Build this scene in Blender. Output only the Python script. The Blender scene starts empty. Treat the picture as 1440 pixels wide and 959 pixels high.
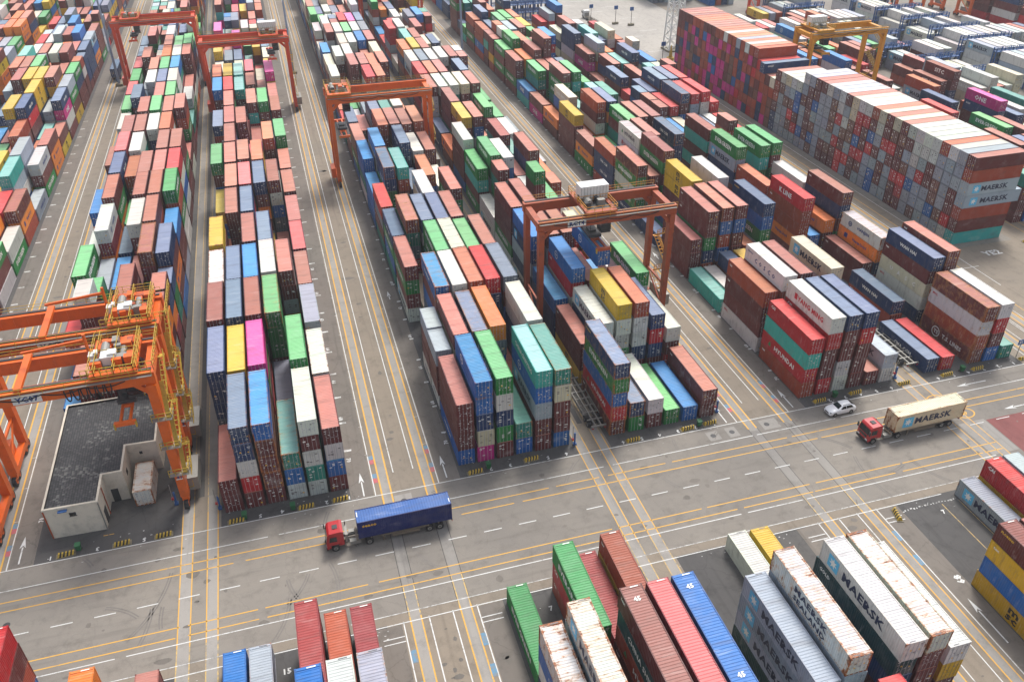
import bpy, math, random
import numpy as np
from mathutils import Vector, Matrix
random.seed(7)
SC = bpy.context.scene
COL = SC.collection
PI = math.pi

# ------------------------------------------------------------------ camera
CAM = np.array([-17.1718, -88.6398, 81.9318]); FPX = 1181.1536
PIT, YAW, ROL = 0.5916, 0.2771, -0.0088
_f = np.array([math.sin(YAW)*math.cos(PIT), math.cos(YAW)*math.cos(PIT), -math.sin(PIT)])
_r = np.array([math.cos(YAW), -math.sin(YAW), 0.0]); _u = np.cross(_r, _f)
CR = math.cos(ROL)*_r + math.sin(ROL)*_u; CU = -math.sin(ROL)*_r + math.cos(ROL)*_u; CF = _f
cd = bpy.data.cameras.new('camera'); cam = bpy.data.objects.new('camera', cd); COL.objects.link(cam)
cam.matrix_world = Matrix(((CR[0], CU[0], -CF[0], CAM[0]), (CR[1], CU[1], -CF[1], CAM[1]), (CR[2], CU[2], -CF[2], CAM[2]), (0, 0, 0, 1)))
cd.sensor_width = 36; cd.lens = FPX/1440*36; cd.clip_end = 6000; cd.clip_start = 0.5
SC.camera = cam

# ------------------------------------------------------------------ helpers
def srgb(c):
    o = []
    for v in c:
        v /= 255.0
        o.append(v/12.92 if v <= 0.04045 else ((v+0.055)/1.055)**2.4)
    return tuple(o)

def tag(o, label=None, cat=None, group=None, kind=None):
    if label: o['label'] = label
    if cat: o['category'] = cat
    if group: o['group'] = group
    if kind: o['kind'] = kind
    return o

def empty(name, loc, rz=0.0):
    o = bpy.data.objects.new(name, None); COL.objects.link(o)
    o.empty_display_size = 0.5
    o.location = loc; o.rotation_euler = (0, 0, rz)
    return o

def link(name, me, parent=None, color=None):
    o = bpy.data.objects.new(name, me); COL.objects.link(o)
    if parent is not None: o.parent = parent
    if color is not None: o.color = (*color, 1)
    return o

class MB:
    def __init__(s): s.v = []; s.f = []; s.m = []
    def quad(s, pts, m=0):
        i = len(s.v); s.v += [tuple(p) for p in pts]; s.f.append(tuple(range(i, i+len(pts)))); s.m.append(m); return s
    def box(s, x0, y0, z0, x1, y1, z1, m=0):
        i = len(s.v)
        s.v += [(x0,y0,z0),(x1,y0,z0),(x1,y1,z0),(x0,y1,z0),(x0,y0,z1),(x1,y0,z1),(x1,y1,z1),(x0,y1,z1)]
        for q in ((3,2,1,0),(4,5,6,7),(0,1,5,4),(1,2,6,5),(2,3,7,6),(3,0,4,7)):
            s.f.append(tuple(i+k for k in q)); s.m.append(m)
        return s
    def cb(s, c, d, m=0):
        return s.box(c[0]-d[0]/2, c[1]-d[1]/2, c[2]-d[2]/2, c[0]+d[0]/2, c[1]+d[1]/2, c[2]+d[2]/2, m)
    def beam(s, a, b, w, h, m=0, w2=None, h2=None):
        a = Vector(a); b = Vector(b); d = (b-a).normalized()
        up = Vector((0,0,1)) if abs(d.z) < 0.95 else Vector((0,1,0))
        x = d.cross(up).normalized(); y = x.cross(d).normalized()
        w2 = w if w2 is None else w2; h2 = h if h2 is None else h2
        i = len(s.v)
        for p, ww, hh in ((a, w, h), (b, w2, h2)):
            for sx, sy in ((-1,-1),(1,-1),(1,1),(-1,1)):
                s.v.append(tuple(p + x*sx*ww/2 + y*sy*hh/2))
        for q in ((3,2,1,0),(4,5,6,7),(0,1,5,4),(1,2,6,5),(2,3,7,6),(3,0,4,7)):
            s.f.append(tuple(i+k for k in q)); s.m.append(m)
        return s
    def tube(s, a, b, r, n=8, m=0, r2=None):
        a = Vector(a); b = Vector(b); d = (b-a).normalized()
        up = Vector((0,0,1)) if abs(d.z) < 0.95 else Vector((0,1,0))
        x = d.cross(up).normalized(); y = x.cross(d).normalized(); r2 = r if r2 is None else r2
        i = len(s.v)
        for p, rr in ((a, r), (b, r2)):
            for k in range(n):
                t = 2*PI*k/n; s.v.append(tuple(p + x*math.cos(t)*rr + y*math.sin(t)*rr))
        for k in range(n):
            s.f.append((i+k, i+(k+1) % n, i+n+(k+1) % n, i+n+k)); s.m.append(m)
        s.f.append(tuple(i+n-1-k for k in range(n))); s.m.append(m)
        s.f.append(tuple(i+n+k for k in range(n))); s.m.append(m)
        return s
    def rail(s, pts, z0, h=1.1, step=2.0, r=0.035, m=0, flat=True):
        # hand railing along a polyline of (x, y) or (x, y, z)
        P = [Vector((*p, z0)) if len(p) == 2 else Vector(p) for p in pts]
        for a, b in zip(P[:-1], P[1:]):
            L = (b-a).length; n = max(1, int(round(L/step)))
            for k in range(n+1):
                p = a.lerp(b, k/n); s.beam(p, p+Vector((0,0,h)), r*2, r*2, m)
            for hh in (h, h*0.55): s.beam(a+Vector((0,0,hh)), b+Vector((0,0,hh)), r*2, r*2, m)
        return s
    def mesh(s, name, mats):
        me = bpy.data.meshes.new(name); me.from_pydata(s.v, [], s.f)
        for m in (mats if isinstance(mats, (list, tuple)) else [mats]): me.materials.append(m)
        if any(s.m): me.polygons.foreach_set('material_index', s.m)
        me.update(); return me
    def build(s, name, mats, parent=None, color=None):
        return link(name, s.mesh(name, mats), parent, color)

# ------------------------------------------------------------------ materials
def newmat(name):
    m = bpy.data.materials.new(name); m.use_nodes = True; nt = m.node_tree
    for n in list(nt.nodes): nt.nodes.remove(n)
    out = nt.nodes.new('ShaderNodeOutputMaterial'); b = nt.nodes.new('ShaderNodeBsdfPrincipled')
    nt.links.new(b.outputs[0], out.inputs[0]); return m, nt, b

def nd(nt, t, **kw):
    n = nt.nodes.new(t)
    for k, v in kw.items():
        if k.startswith('i_'): n.inputs[k[2:].replace('_', ' ')].default_value = v
        else: setattr(n, k, v)
    return n

def mixc(nt, fac, a, b, mode='MIX'):
    n = nt.nodes.new('ShaderNodeMix'); n.data_type = 'RGBA'; n.blend_type = mode
    for i, v in ((0, fac), (6, a), (7, b)):
        if hasattr(v, 'node'): nt.links.new(v, n.inputs[i])
        elif v is not None: n.inputs[i].default_value = v if i == 0 else (*v, 1) if len(v) == 3 else v
    return n.outputs[2]

def math_(nt, op, a, b=None, c=None, clamp=False):
    n = nt.nodes.new('ShaderNodeMath'); n.operation = op; n.use_clamp = clamp
    for i, v in enumerate((a, b, c)):
        if v is None: continue
        if hasattr(v, 'node'): nt.links.new(v, n.inputs[i])
        else: n.inputs[i].default_value = v
    return n.outputs[0]

def noise(nt, vec, scale, detail=4, rough=0.6, out='Fac'):
    n = nd(nt, 'ShaderNodeTexNoise'); n.inputs['Scale'].default_value = scale; n.inputs['Detail'].default_value = detail
    n.inputs['Roughness'].default_value = rough
    if vec is not None: nt.links.new(vec, n.inputs['Vector'])
    return n.outputs[out]

def vmap(nt, vec, sc):
    n = nd(nt, 'ShaderNodeVectorMath', operation='MULTIPLY'); nt.links.new(vec, n.inputs[0]); n.inputs[1].default_value = sc
    return n.outputs[0]

def ramp(nt, fac, lo, hi):
    n = nd(nt, 'ShaderNodeMapRange'); n.inputs['From Min'].default_value = lo; n.inputs['From Max'].default_value = hi
    n.interpolation_type = 'SMOOTHSTEP'
    nt.links.new(fac, n.inputs['Value']); return n.outputs['Result']

RUST = srgb((170, 98, 44)); RUST2 = srgb((84, 44, 26))
def paint_mat(name, mode):
    """container paint: mode 'obj' takes the colour from the object, 'attr' from a colour attribute"""
    m, nt, b = newmat(name)
    if mode == 'obj':
        oi = nd(nt, 'ShaderNodeObjectInfo'); base = oi.outputs['Color']
        tc = nd(nt, 'ShaderNodeTexCoord'); off = nd(nt, 'ShaderNodeVectorMath', operation='ADD')
        geo = nd(nt, 'ShaderNodeNewGeometry')
        nt.links.new(geo.outputs['Position'], off.inputs[0]); vec = off.outputs[0]
        ra = nd(nt, 'ShaderNodeAttribute', attribute_type='OBJECT', attribute_name='rust'); rust = ra.outputs['Fac']
    else:
        at = nd(nt, 'ShaderNodeAttribute', attribute_type='GEOMETRY', attribute_name='Col'); base = at.outputs['Color']
        geo = nd(nt, 'ShaderNodeNewGeometry'); vec = geo.outputs['Position']; rust = None
    # weathering: soft fading, cross streaks, grime specks
    n1 = noise(nt, vec, 0.55, 3, 0.55)
    fade_sheen = ramp(nt, n1, 0.40, 0.85)
    c = mixc(nt, math_(nt, 'MULTIPLY', fade_sheen, 0.08), base, (0.62, 0.60, 0.57))
    n2 = noise(nt, vmap(nt, vec, (0.5, 2.6, 0.6)), 1.0, 6, 0.68)
    st = ramp(nt, n2, 0.56, 0.82)
    c = mixc(nt, math_(nt, 'MULTIPLY', st, 0.34), c, (0.07, 0.06, 0.055))
    n3 = noise(nt, vec, 3.1, 5, 0.7)
    sp = ramp(nt, n3, 0.62, 0.75)
    c = mixc(nt, math_(nt, 'MULTIPLY', sp, 0.25), c, RUST2)
    if rust is not None:
        na = noise(nt, vmap(nt, vec, (1.0, 1.9, 1.2)), 0.75, 9, 0.72)
        nb = noise(nt, vmap(nt, vec, (0.35, 6.0, 0.5)), 1.0, 4, 0.6)
        s = math_(nt, 'ADD', math_(nt, 'MULTIPLY', na, 0.72), math_(nt, 'MULTIPLY', nb, 0.28))
        tg = nd(nt, 'ShaderNodeTexCoord'); sx = nd(nt, 'ShaderNodeSeparateXYZ'); nt.links.new(tg.outputs['Generated'], sx.inputs[0])
        sn = nd(nt, 'ShaderNodeSeparateXYZ'); nt.links.new(geo.outputs['Normal'], sn.inputs[0]); up = ramp(nt, sn.outputs['Z'], 0.3, 0.6)
        ey = math_(nt, 'ABSOLUTE', math_(nt, 'SUBTRACT', sx.outputs['Y'], 0.5)); ex = math_(nt, 'ABSOLUTE', math_(nt, 'SUBTRACT', sx.outputs['X'], 0.5))
        edge = math_(nt, 'MAXIMUM', ramp(nt, ey, 0.455, 0.50), math_(nt, 'MULTIPLY', math_(nt, 'MULTIPLY', ramp(nt, ex, 0.42, 0.50), 0.7), up))
        oi2 = nd(nt, 'ShaderNodeObjectInfo'); vary = math_(nt, 'MULTIPLY', oi2.outputs['Random'], 0.035)
        thr = math_(nt, 'SUBTRACT', 0.672, math_(nt, 'MULTIPLY', rust, 0.140))
        thr = math_(nt, 'SUBTRACT', math_(nt, 'ADD', thr, vary), math_(nt, 'MULTIPLY', edge, math_(nt, 'MULTIPLY', rust, 0.16)))
        d = math_(nt, 'SUBTRACT', s, thr); k = ramp(nt, d, 0.0, 0.075)
        rn = noise(nt, vec, 5.0, 5, 0.7)
        rc = mixc(nt, ramp(nt, rn, 0.35, 0.65), RUST, RUST2)
        k2 = math_(nt, 'MULTIPLY', k, ramp(nt, rust, 0.02, 0.12))
        halo = math_(nt, 'MULTIPLY', ramp(nt, d, -0.09, 0.03), ramp(nt, rust, 0.3, 0.9))
        c = mixc(nt, math_(nt, 'MULTIPLY', halo, 0.40), c, srgb((206, 158, 100)))
        c = mixc(nt, k2, c, rc)
    # dent shading painted as colour: long dark and pale ripples across the roof
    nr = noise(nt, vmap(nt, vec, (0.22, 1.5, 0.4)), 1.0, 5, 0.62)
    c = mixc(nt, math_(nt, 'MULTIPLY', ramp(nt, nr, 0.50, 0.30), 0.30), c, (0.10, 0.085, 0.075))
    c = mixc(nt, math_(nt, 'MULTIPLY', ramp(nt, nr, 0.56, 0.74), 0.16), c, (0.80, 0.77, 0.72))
    ns = noise(nt, vec, 7.0, 3, 0.6)
    c = mixc(nt, math_(nt, 'MULTIPLY', ramp(nt, ns, 0.66, 0.74), 0.5), c, (0.05, 0.04, 0.035))
    nt.links.new(c, b.inputs['Base Color'])
    b.inputs['Roughness'].default_value = 0.5
    b.inputs['Specular IOR Level'].default_value = 0.28
    if mode == 'attr':
        w = nd(nt, 'ShaderNodeTexWave', bands_direction='Y'); w.inputs['Scale'].default_value = 1.05; w.inputs['Distortion'].default_value = 0
        nt.links.new(vec, w.inputs['Vector'])
        bp = nd(nt, 'ShaderNodeBump'); bp.inputs['Strength'].default_value = 0.5; bp.inputs['Distance'].default_value = 0.05
        nt.links.new(w.outputs['Fac'], bp.inputs['Height']); nt.links.new(bp.outputs[0], b.inputs['Normal'])
    return m

def plain(name, col, rough=0.5, metal=0.0, var=0.25, scale=1.5, obj=False):
    m, nt, b = newmat(name)
    geo = nd(nt, 'ShaderNodeNewGeometry'); n = noise(nt, geo.outputs['Position'], scale, 5, 0.65)
    if obj:
        oi = nd(nt, 'ShaderNodeObjectInfo'); base = oi.outputs['Color']
    else: base = (*col, 1)
    dk = math_(nt, 'MULTIPLY', ramp(nt, n, 0.45, 0.8), var)
    nt.links.new(mixc(nt, dk, base, tuple(x*0.25+0.02 for x in col)), b.inputs['Base Color'])
    b.inputs['Roughness'].default_value = rough; b.inputs['Metallic'].default_value = metal
    return m

M = {}
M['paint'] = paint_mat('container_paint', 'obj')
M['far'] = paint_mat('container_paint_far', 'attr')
M['mark'] = plain('lettering_paint', (0.5, 0.5, 0.5), 0.5, var=0.1, scale=6, obj=True)
M['steel'] = plain('galvanised_steel', srgb((138, 136, 130)), 0.5, 0.3)
M['trailer'] = plain('trailer_steel', srgb((120, 108, 92)), 0.6, 0.0, var=0.6, scale=2.5)
M['rubber'] = plain('rubber', srgb((34, 34, 36)), 0.8)
M['dark'] = plain('dark_steel', srgb((48, 48, 50)), 0.6)
M['orange'] = plain('crane_orange', srgb((212, 92, 4)), 0.42, var=0.35, scale=0.9)
M['rustorange'] = plain('crane_rust_orange', srgb((158, 70, 32)), 0.55, var=0.7, scale=0.8)
M['redorange'] = plain('crane_red_orange', srgb((205, 62, 14)), 0.45, var=0.35, scale=0.9)
M['craneyellow'] = plain('crane_yellow', srgb((206, 140, 12)), 0.45, var=0.35, scale=0.9)
M['yellow'] = plain('safety_yellow', srgb((180, 148, 40)), 0.6, var=0.7, scale=3)
M['white'] = plain('white_paint', srgb((214, 214, 210)), 0.5, var=0.3)
M['glass'] = plain('dark_glass', srgb((22, 28, 34)), 0.12, var=0.05)
M['cabred'] = plain('cab_red', srgb((168, 28, 34)), 0.3, var=0.15)
M['carwhite'] = plain('car_white', srgb((236, 237, 238)), 0.2, var=0.05)
M['green'] = plain('bin_green', srgb((20, 92, 50)), 0.5)
M['blue'] = plain('steel_blue', srgb((38, 84, 140)), 0.5)
M['polegrey'] = plain('pole_grey', srgb((138, 152, 172)), 0.5)
M['wall'] = plain('plaster_wall', srgb((200, 192, 176)), 0.85, var=0.45, scale=0.9)
M['concrete_block'] = plain('concrete_block', srgb((120, 112, 92)), 0.9, var=0.5)
M['black'] = plain('black_paint', srgb((30, 30, 28)), 0.7)

# ------------------------------------------------------------------ container palette: side, roof; roofs hold fading plus painted-in sky sheen
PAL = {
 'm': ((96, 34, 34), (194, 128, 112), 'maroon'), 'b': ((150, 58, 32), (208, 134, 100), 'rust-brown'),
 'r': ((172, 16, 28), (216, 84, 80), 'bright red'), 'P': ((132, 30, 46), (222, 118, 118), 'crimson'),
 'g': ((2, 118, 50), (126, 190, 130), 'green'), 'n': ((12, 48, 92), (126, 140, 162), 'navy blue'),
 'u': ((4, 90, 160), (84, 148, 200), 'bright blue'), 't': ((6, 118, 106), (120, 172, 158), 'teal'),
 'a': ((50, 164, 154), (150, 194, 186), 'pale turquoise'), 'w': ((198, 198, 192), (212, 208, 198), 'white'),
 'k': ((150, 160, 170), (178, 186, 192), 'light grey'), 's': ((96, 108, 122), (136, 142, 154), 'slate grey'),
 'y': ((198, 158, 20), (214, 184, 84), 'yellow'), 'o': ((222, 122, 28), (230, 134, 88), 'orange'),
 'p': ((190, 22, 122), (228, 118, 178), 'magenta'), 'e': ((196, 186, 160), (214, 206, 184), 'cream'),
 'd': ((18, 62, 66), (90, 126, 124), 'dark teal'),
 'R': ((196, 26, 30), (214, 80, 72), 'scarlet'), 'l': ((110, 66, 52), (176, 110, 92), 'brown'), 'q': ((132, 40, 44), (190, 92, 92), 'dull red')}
def pcol(c, roof=False, fade_sheen=1.0, rng=random):
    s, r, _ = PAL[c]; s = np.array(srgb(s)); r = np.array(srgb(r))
    v = s + (r-s)*fade_sheen*rng.uniform(0.78, 1.12) if roof else s  # roof lift: sun-faded paint plus sky reflection put into the colour
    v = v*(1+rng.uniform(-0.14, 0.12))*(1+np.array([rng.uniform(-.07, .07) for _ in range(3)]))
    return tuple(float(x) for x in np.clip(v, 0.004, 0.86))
# ------------------------------------------------------------------ container meshes
CW = 2.438; CH = 2.75
def corr(L, y0, y1, pitch, depth):
    """trapezoid profile along y: list of (y, offset)"""
    n = max(1, int(round((y1-y0)/pitch))); p = (y1-y0)/n; o = [(y0, 0.0)]
    for k in range(n):
        a = y0+k*p
        o += [(a+p*0.30, 0.0), (a+p*0.42, depth), (a+p*0.72, depth), (a+p*0.84, 0.0)]
    o.append((y1, 0.0)); return o
def make_container_meshes(L):
    w = CW/2; H = CH; d = {}
    b = MB()
    for s in (-1, 1):
        pr = corr(L, 0.16, L-0.12, 0.29, 0.036)
        for (ya, oa), (yb, ob) in zip(pr[:-1], pr[1:]):
            xa = s*(w-0.02-oa); xb = s*(w-0.02-ob)
            q = [(xa, ya, 0.16), (xb, yb, 0.16), (xb, yb, H-0.10), (xa, ya, H-0.10)]
            b.quad(q if s > 0 else q[::-1])
    n = 8; pw = (CW-0.3)/n
    for k in range(n):
        x0 = -w+0.15+k*pw
        ys = [(x0, 0), (x0+pw*0.3, 0), (x0+pw*0.42, 0.04), (x0+pw*0.72, 0.04), (x0+pw*0.84, 0), (x0+pw, 0)]
        for (xa, oa), (xb, ob) in zip(ys[:-1], ys[1:]):
            b.quad([(xb, L-0.03-ob, 0.16), (xa, L-0.03-oa, 0.16), (xa, L-0.03-oa, H-0.12), (xb, L-0.03-ob, H-0.12)])
    b.quad([(-w+0.1, 0.1, 0.14), (-w+0.1, L-0.1, 0.14), (w-0.1, L-0.1, 0.14), (w-0.1, 0.1, 0.14)])
    d['body'] = b.mesh('container_body', M['paint'])
    b = MB(); pr = corr(L, 0.30, L-0.30, 0.34, 0.035)
    for (ya, oa), (yb, ob) in zip(pr[:-1], pr[1:]):
        b.quad([(-w+0.12, ya, H-0.045+oa-0.035), (w-0.12, ya, H-0.045+oa-0.035), (w-0.12, yb, H-0.045+ob-0.035), (-w+0.12, yb, H-0.045+ob-0.035)])
    for ya, yb in ((0.06, 0.30), (L-0.30, L-0.06)):
        b.quad([(-w+0.12, ya, H-0.02), (w-0.12, ya, H-0.02), (w-0.12, yb, H-0.02), (-w+0.12, yb, H-0.02)])
        yy = yb if ya < 1 else ya
        b.quad([(-w+0.12, yy, H-0.09), (w-0.12, yy, H-0.09), (w-0.12, yy, H-0.02), (-w+0.12, yy, H-0.02)])
    d['roof'] = b.mesh('container_roof', M['paint'])
    b = MB()
    for sx in (-1, 1):
        for y0, y1 in ((0.0, 0.16), (L-0.12, L)):
            b.box(min(sx*w, sx*(w-0.15)), y0, 0.118, max(sx*w, sx*(w-0.15)), y1, H-0.118)
        for z0, z1 in ((0.0, 0.118), (H-0.118, H)):
            for y0, y1 in ((-0.004, 0.178), (L-0.178, L+0.004)):
                b.box(min(sx*(w+0.004), sx*(w-0.162)), y0, z0, max(sx*(w+0.004), sx*(w-0.162)), y1, z1)
        b.box(min(sx*(w-0.005), sx*(w-0.10)), 0.178, 0.02, max(sx*(w-0.005), sx*(w-0.10)), L-0.178, 0.17)
        b.box(min(sx*(w-0.008), sx*(w-0.125)), 0.178, H-0.11, max(sx*(w-0.008), sx*(w-0.125)), L-0.178, H-0.018)
    for y0, y1 in ((0.01, 0.12), (L-0.12, L-0.01)):
        b.box(-w+0.162, y0, 0.01, w-0.162, y1, 0.15); b.box(-w+0.162, y0, H-0.15, w-0.162, y1, H-0.025)
    d['frame'] = b.mesh('container_frame', M['paint'])
    for s in (-1, 1):
        b = MB(); xa, xb = sorted((s*0.012, s*(w-0.155)))
        b.box(xa, 0.03, 0.155, xb, 0.075, H-0.155)
        for k in range(4):
            z = 0.35+k*(H-0.7)/3
            xh = s*(w-0.16); b.box(min(xh, xh+s*0.0-s*0.16), 0.012, z-0.06, max(xh, xh-s*0.16), 0.03, z+0.06)
        for k in range(1, 4):
            z = 0.155+k*(H-0.31)/4; b.box(xa+0.06, 0.022, z-0.03, xb-0.06, 0.03, z+0.03)
        d['door', s] = b.mesh('container_door', M['paint'])
        for q in (0, 1):
            b = MB(); x = s*(0.26+q*0.50)
            b.tube((x, -0.012, 0.06), (x, -0.012, H-0.06), 0.022, 5)
            for z in (0.09, H*0.28, H*0.5, H*0.72, H-0.09): b.box(x-0.06, -0.008, z-0.05, x+0.06, 0.024, z+0.05)
            b.box(min(x, x-s*0.32), -0.03, H*0.40, max(x, x-s*0.32), -0.005, H*0.40+0.05)
            d['rod', s, q] = b.mesh('lock_rod', M['mark'])
    return d
CM = {L: make_container_meshes(L) for L in (6.058, 12.192, 13.716)}

# ------------------------------------------------------------------ lettering
_tc = {}
def text_polys(s, bold=0.034):
    """flat text as (verts 2D, faces, width) for size 1, origin bottom-left"""
    if s in _tc: return _tc[s]
    cu = bpy.data.curves.new('t', 'FONT'); cu.body = s; cu.size = 1; cu.offset = bold; cu.resolution_u = 1; cu.space_character = 1.06
    o = bpy.data.objects.new('t', cu); COL.objects.link(o); bpy.context.view_layer.update()
    me = bpy.data.meshes.new_from_object(o.evaluated_get(bpy.context.evaluated_depsgraph_get()))
    V = [(v.co.x, v.co.y) for v in me.vertices]; F = [tuple(p.vertices) for p in me.polygons]
    x0 = min(v[0] for v in V); x1 = max(v[0] for v in V); y0 = min(v[1] for v in V); y1 = max(v[1] for v in V)
    V = [((a-x0), (b-y0)) for a, b in V]
    bpy.data.objects.remove(o); bpy.data.curves.remove(cu); bpy.data.meshes.remove(me)
    _tc[s] = (V, F, x1-x0, y1-y0); return _tc[s]

def side_pt(side, L, t, z, off=0.012):
    """t runs along the reading direction, 0..L"""
    w = CW/2
    return (-w-off+0.012, L-t, z) if side < 0 else (w+off-0.012, t, z)
WHT = srgb((222, 222, 216)); NVY = srgb((26, 36, 66)); RED = srgb((176, 28, 44)); BLU = srgb((24, 56, 120)); BLK = srgb((30, 28, 26)); YEL = srgb((226, 178, 30)); GRN = srgb((20, 120, 60)); SKY = srgb((84, 176, 214))
def word(s, side, L, t0, t1, zc, hmax, color, wide=1.0):
    V, F, W_, H_ = text_polys(s)
    k = min((t1-t0)/(W_*wide), hmax/H_); ww = k*W_*wide; tt = t0+((t1-t0)-ww)/2; z0 = zc-k*H_/2
    return ([side_pt(side, L, tt+a*k*wide, z0+b*k, 0.016) for a, b in V], F, color)
def poly(pts, side, L, color, off=0.014):
    return ([side_pt(side, L, t, z, off) for t, z in pts], [tuple(range(len(pts)))], color)
def star(side, L, tc, zc, R, color, n=7):
    pts = []
    for k in range(2*n):
        a = PI/2 + PI*k/n; r = R if k % 2 == 0 else R*0.45; pts.append((tc+math.cos(a)*r, zc+math.sin(a)*r))
    V = [side_pt(side, L, tc, zc, 0.020)]+[side_pt(side, L, t, z, 0.020) for t, z in pts]
    return (V, [(0, 1+k, 1+(k+1) % (2*n)) for k in range(2*n)], color)
def disc(side, L, tc, zc, R, color, r0=0.0, n=20, off=0.018):
    V = []; F = []
    for k in range(n):
        a = 2*PI*k/n
        V += [side_pt(side, L, tc+math.cos(a)*R, zc+math.sin(a)*R, off), side_pt(side, L, tc+math.cos(a)*r0, zc+math.sin(a)*r0, off)]
    for k in range(n):
        j = (k+1) % n; F.append((2*k, 2*j, 2*j+1, 2*k+1) if r0 > 0 else (2*k, 2*j, 1))
    return (V, F, color)
def livery(key, side, L):
    """returns list of (part name, verts, faces, colour)"""
    o = []; Z = CH/2
    def W(s, a, b, z, h, c, wide=1.0): o.append(('lettering', *word(s, side, L, a*L, b*L, z, h, c, wide)))
    if key in ('MAERSK', 'MAERSK2', 'SEALAND'):
        a = 0.10 if key != 'SEALAND' else 0.09
        if key != 'SEALAND':
            o.append(('emblem', *poly([(L*a, Z-0.85), (L*a+1.75, Z-0.85), (L*a+1.75, Z+0.85), (L*a, Z+0.85)], side, L, SKY)))
            o.append(('emblem_star', *star(side, L, L*a+0.875, Z, 0.68, WHT)))
            W('MAERSK', 0.27, 0.80, Z, 1.2, NVY, 1.15)
        else:
            W('MAERSK', 0.26, 0.80, Z+0.5, 0.85, NVY, 1.35); W('SEALAND', 0.26, 0.80, Z-0.62, 0.72, NVY, 1.35)
    elif key == 'EVERGREEN': W('EVERGREEN', 0.16, 0.80, Z+0.15, 0.95, WHT, 1.1)
    elif key == 'ONE': W('ONE', 0.28, 0.62, Z, 1.5, WHT, 1.2)
    elif key == 'MSC':
        W('m', 0.40, 0.60, Z+0.45, 0.85, BLK, 1.3); W('sc', 0.40, 0.60, Z-0.6, 0.85, BLK, 1.2)
    elif key == 'HAPAG': 
        W('Hapag-Lloyd', 0.30, 0.82, Z, 0.8, BLU); o.append(('emblem', *poly([(L*.16, Z-.5), (L*.16+1, Z-.5), (L*.16+1.1, Z+.5), (L*.16+.1, Z+.5)], side, L, BLU)))
    elif key == 'COSCO':
        for i, ch in enumerate('COSCO'): W(ch, 0.26+i*0.115, 0.26+i*0.115+0.07, Z-0.1, 0.85, BLU)
        W('SHIPPING', 0.06, 0.2, Z+0.6, 0.3, BLU)
    elif key == 'UASC':
        for i, ch in enumerate('UASC'): W(ch, 0.22+i*0.17, 0.22+i*0.17+0.09, Z, 0.85, WHT)
    elif key == 'YM': W('YANG MING', 0.26, 0.84, Z-0.05, 0.95, RED, 1.05); o.append(('emblem', *poly([(L*.19, Z-.5), (L*.19+.75, Z-.5), (L*.19+.75, Z+.5), (L*.19, Z+.5)], side, L, RED)))
    elif key == 'HYUNDAI':
        W('HYUNDAI', 0.26, 0.84, Z-0.05, 0.85, WHT, 1.15); o.append(('emblem', *poly([(L*.16, Z-.45), (L*.16+.9, Z-.45), (L*.16+.45, Z+.45)], side, L, GRN)))
    elif key == 'HYUNDAID':
        W('HYUNDAI', 0.26, 0.84, Z-0.05, 0.85, NVY, 1.15); o.append(('emblem', *poly([(L*.16, Z-.45), (L*.16+.9, Z-.45), (L*.16+.45, Z+.45)], side, L, GRN)))
    elif key == 'KLINE': W('K LINE', 0.28, 0.66, Z, 1.0, WHT, 1.1)
    elif key == 'TSL':
        W('T.S. LINES', 0.42, 0.86, Z, 0.8, WHT); o.append(('emblem', *disc(side, L, L*0.32, Z, 0.95, WHT, 0.78))); W('TS', 0.27, 0.38, Z, 0.75, WHT)
    elif key == 'WANHAI': W('WAN HAI', 0.30, 0.66, Z, 0.9, WHT, 1.1); 
    elif key == 'HANJIN': W('HANJIN', 0.32, 0.82, Z, 0.85, BLU, 1.15); o.append(('emblem', *disc(side, L, L*0.24, Z, 0.55, BLU, 0.38))); W('H', 0.215, 0.265, Z, 0.5, BLU)
    elif key == 'CMA': W('CMA CGM', 0.30, 0.74, Z, 0.7, WHT)
    elif key == 'SITC': W('SITC', 0.35, 0.68, Z, 1.15, WHT, 1.25)
    elif key == 'CHINA': W('CHINA SHIPPING', 0.14, 0.86, Z, 0.8, WHT)
    elif key == 'CAI': W('CAI', 0.06, 0.16, Z+0.75, 0.55, WHT)
    elif key == 'SEACO': W('seaco', 0.05, 0.20, Z+0.62, 0.7, YEL, 1.1)
    elif key == 'TEX': W('tex', 0.05, 0.12, Z+0.7, 0.5, WHT)
    elif key == 'WAL': W('MOL', 0.05, 0.18, Z+0.7, 0.45, RED)
    elif key == 'NIP': W('FLORENS', 0.05, 0.22, Z+0.7, 0.35, YEL)
    elif key == 'CIRC': o.append(('emblem', *disc(side, L, L*0.34, Z, 0.75, WHT, 0.62))); W('CO', 0.30, 0.38, Z, 0.45, WHT)
    elif key == 'UNIT': W('UNI-FREIGHT', 0.14, 0.70, Z, 0.6, WHT)
    elif key == 'MLINE': W('MAERSK LINE', 0.25, 0.85, Z, 0.7, BLU)
    elif key == 'GOLD': W('GOLD', 0.06, 0.20, Z+0.6, 0.5, WHT)
    return o

# ------------------------------------------------------------------ the list of containers
BL = dict(Z=(-111.1, 2.84), A=(-88.4, 2.84), B=(-55.4, 2.84), C=(-32.2, 2.82), D=(0, 2.845), E=(23.1, 2.94), F=(55.0, 2.94), G=(78.3, 2.9))
PV = 13.17
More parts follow.
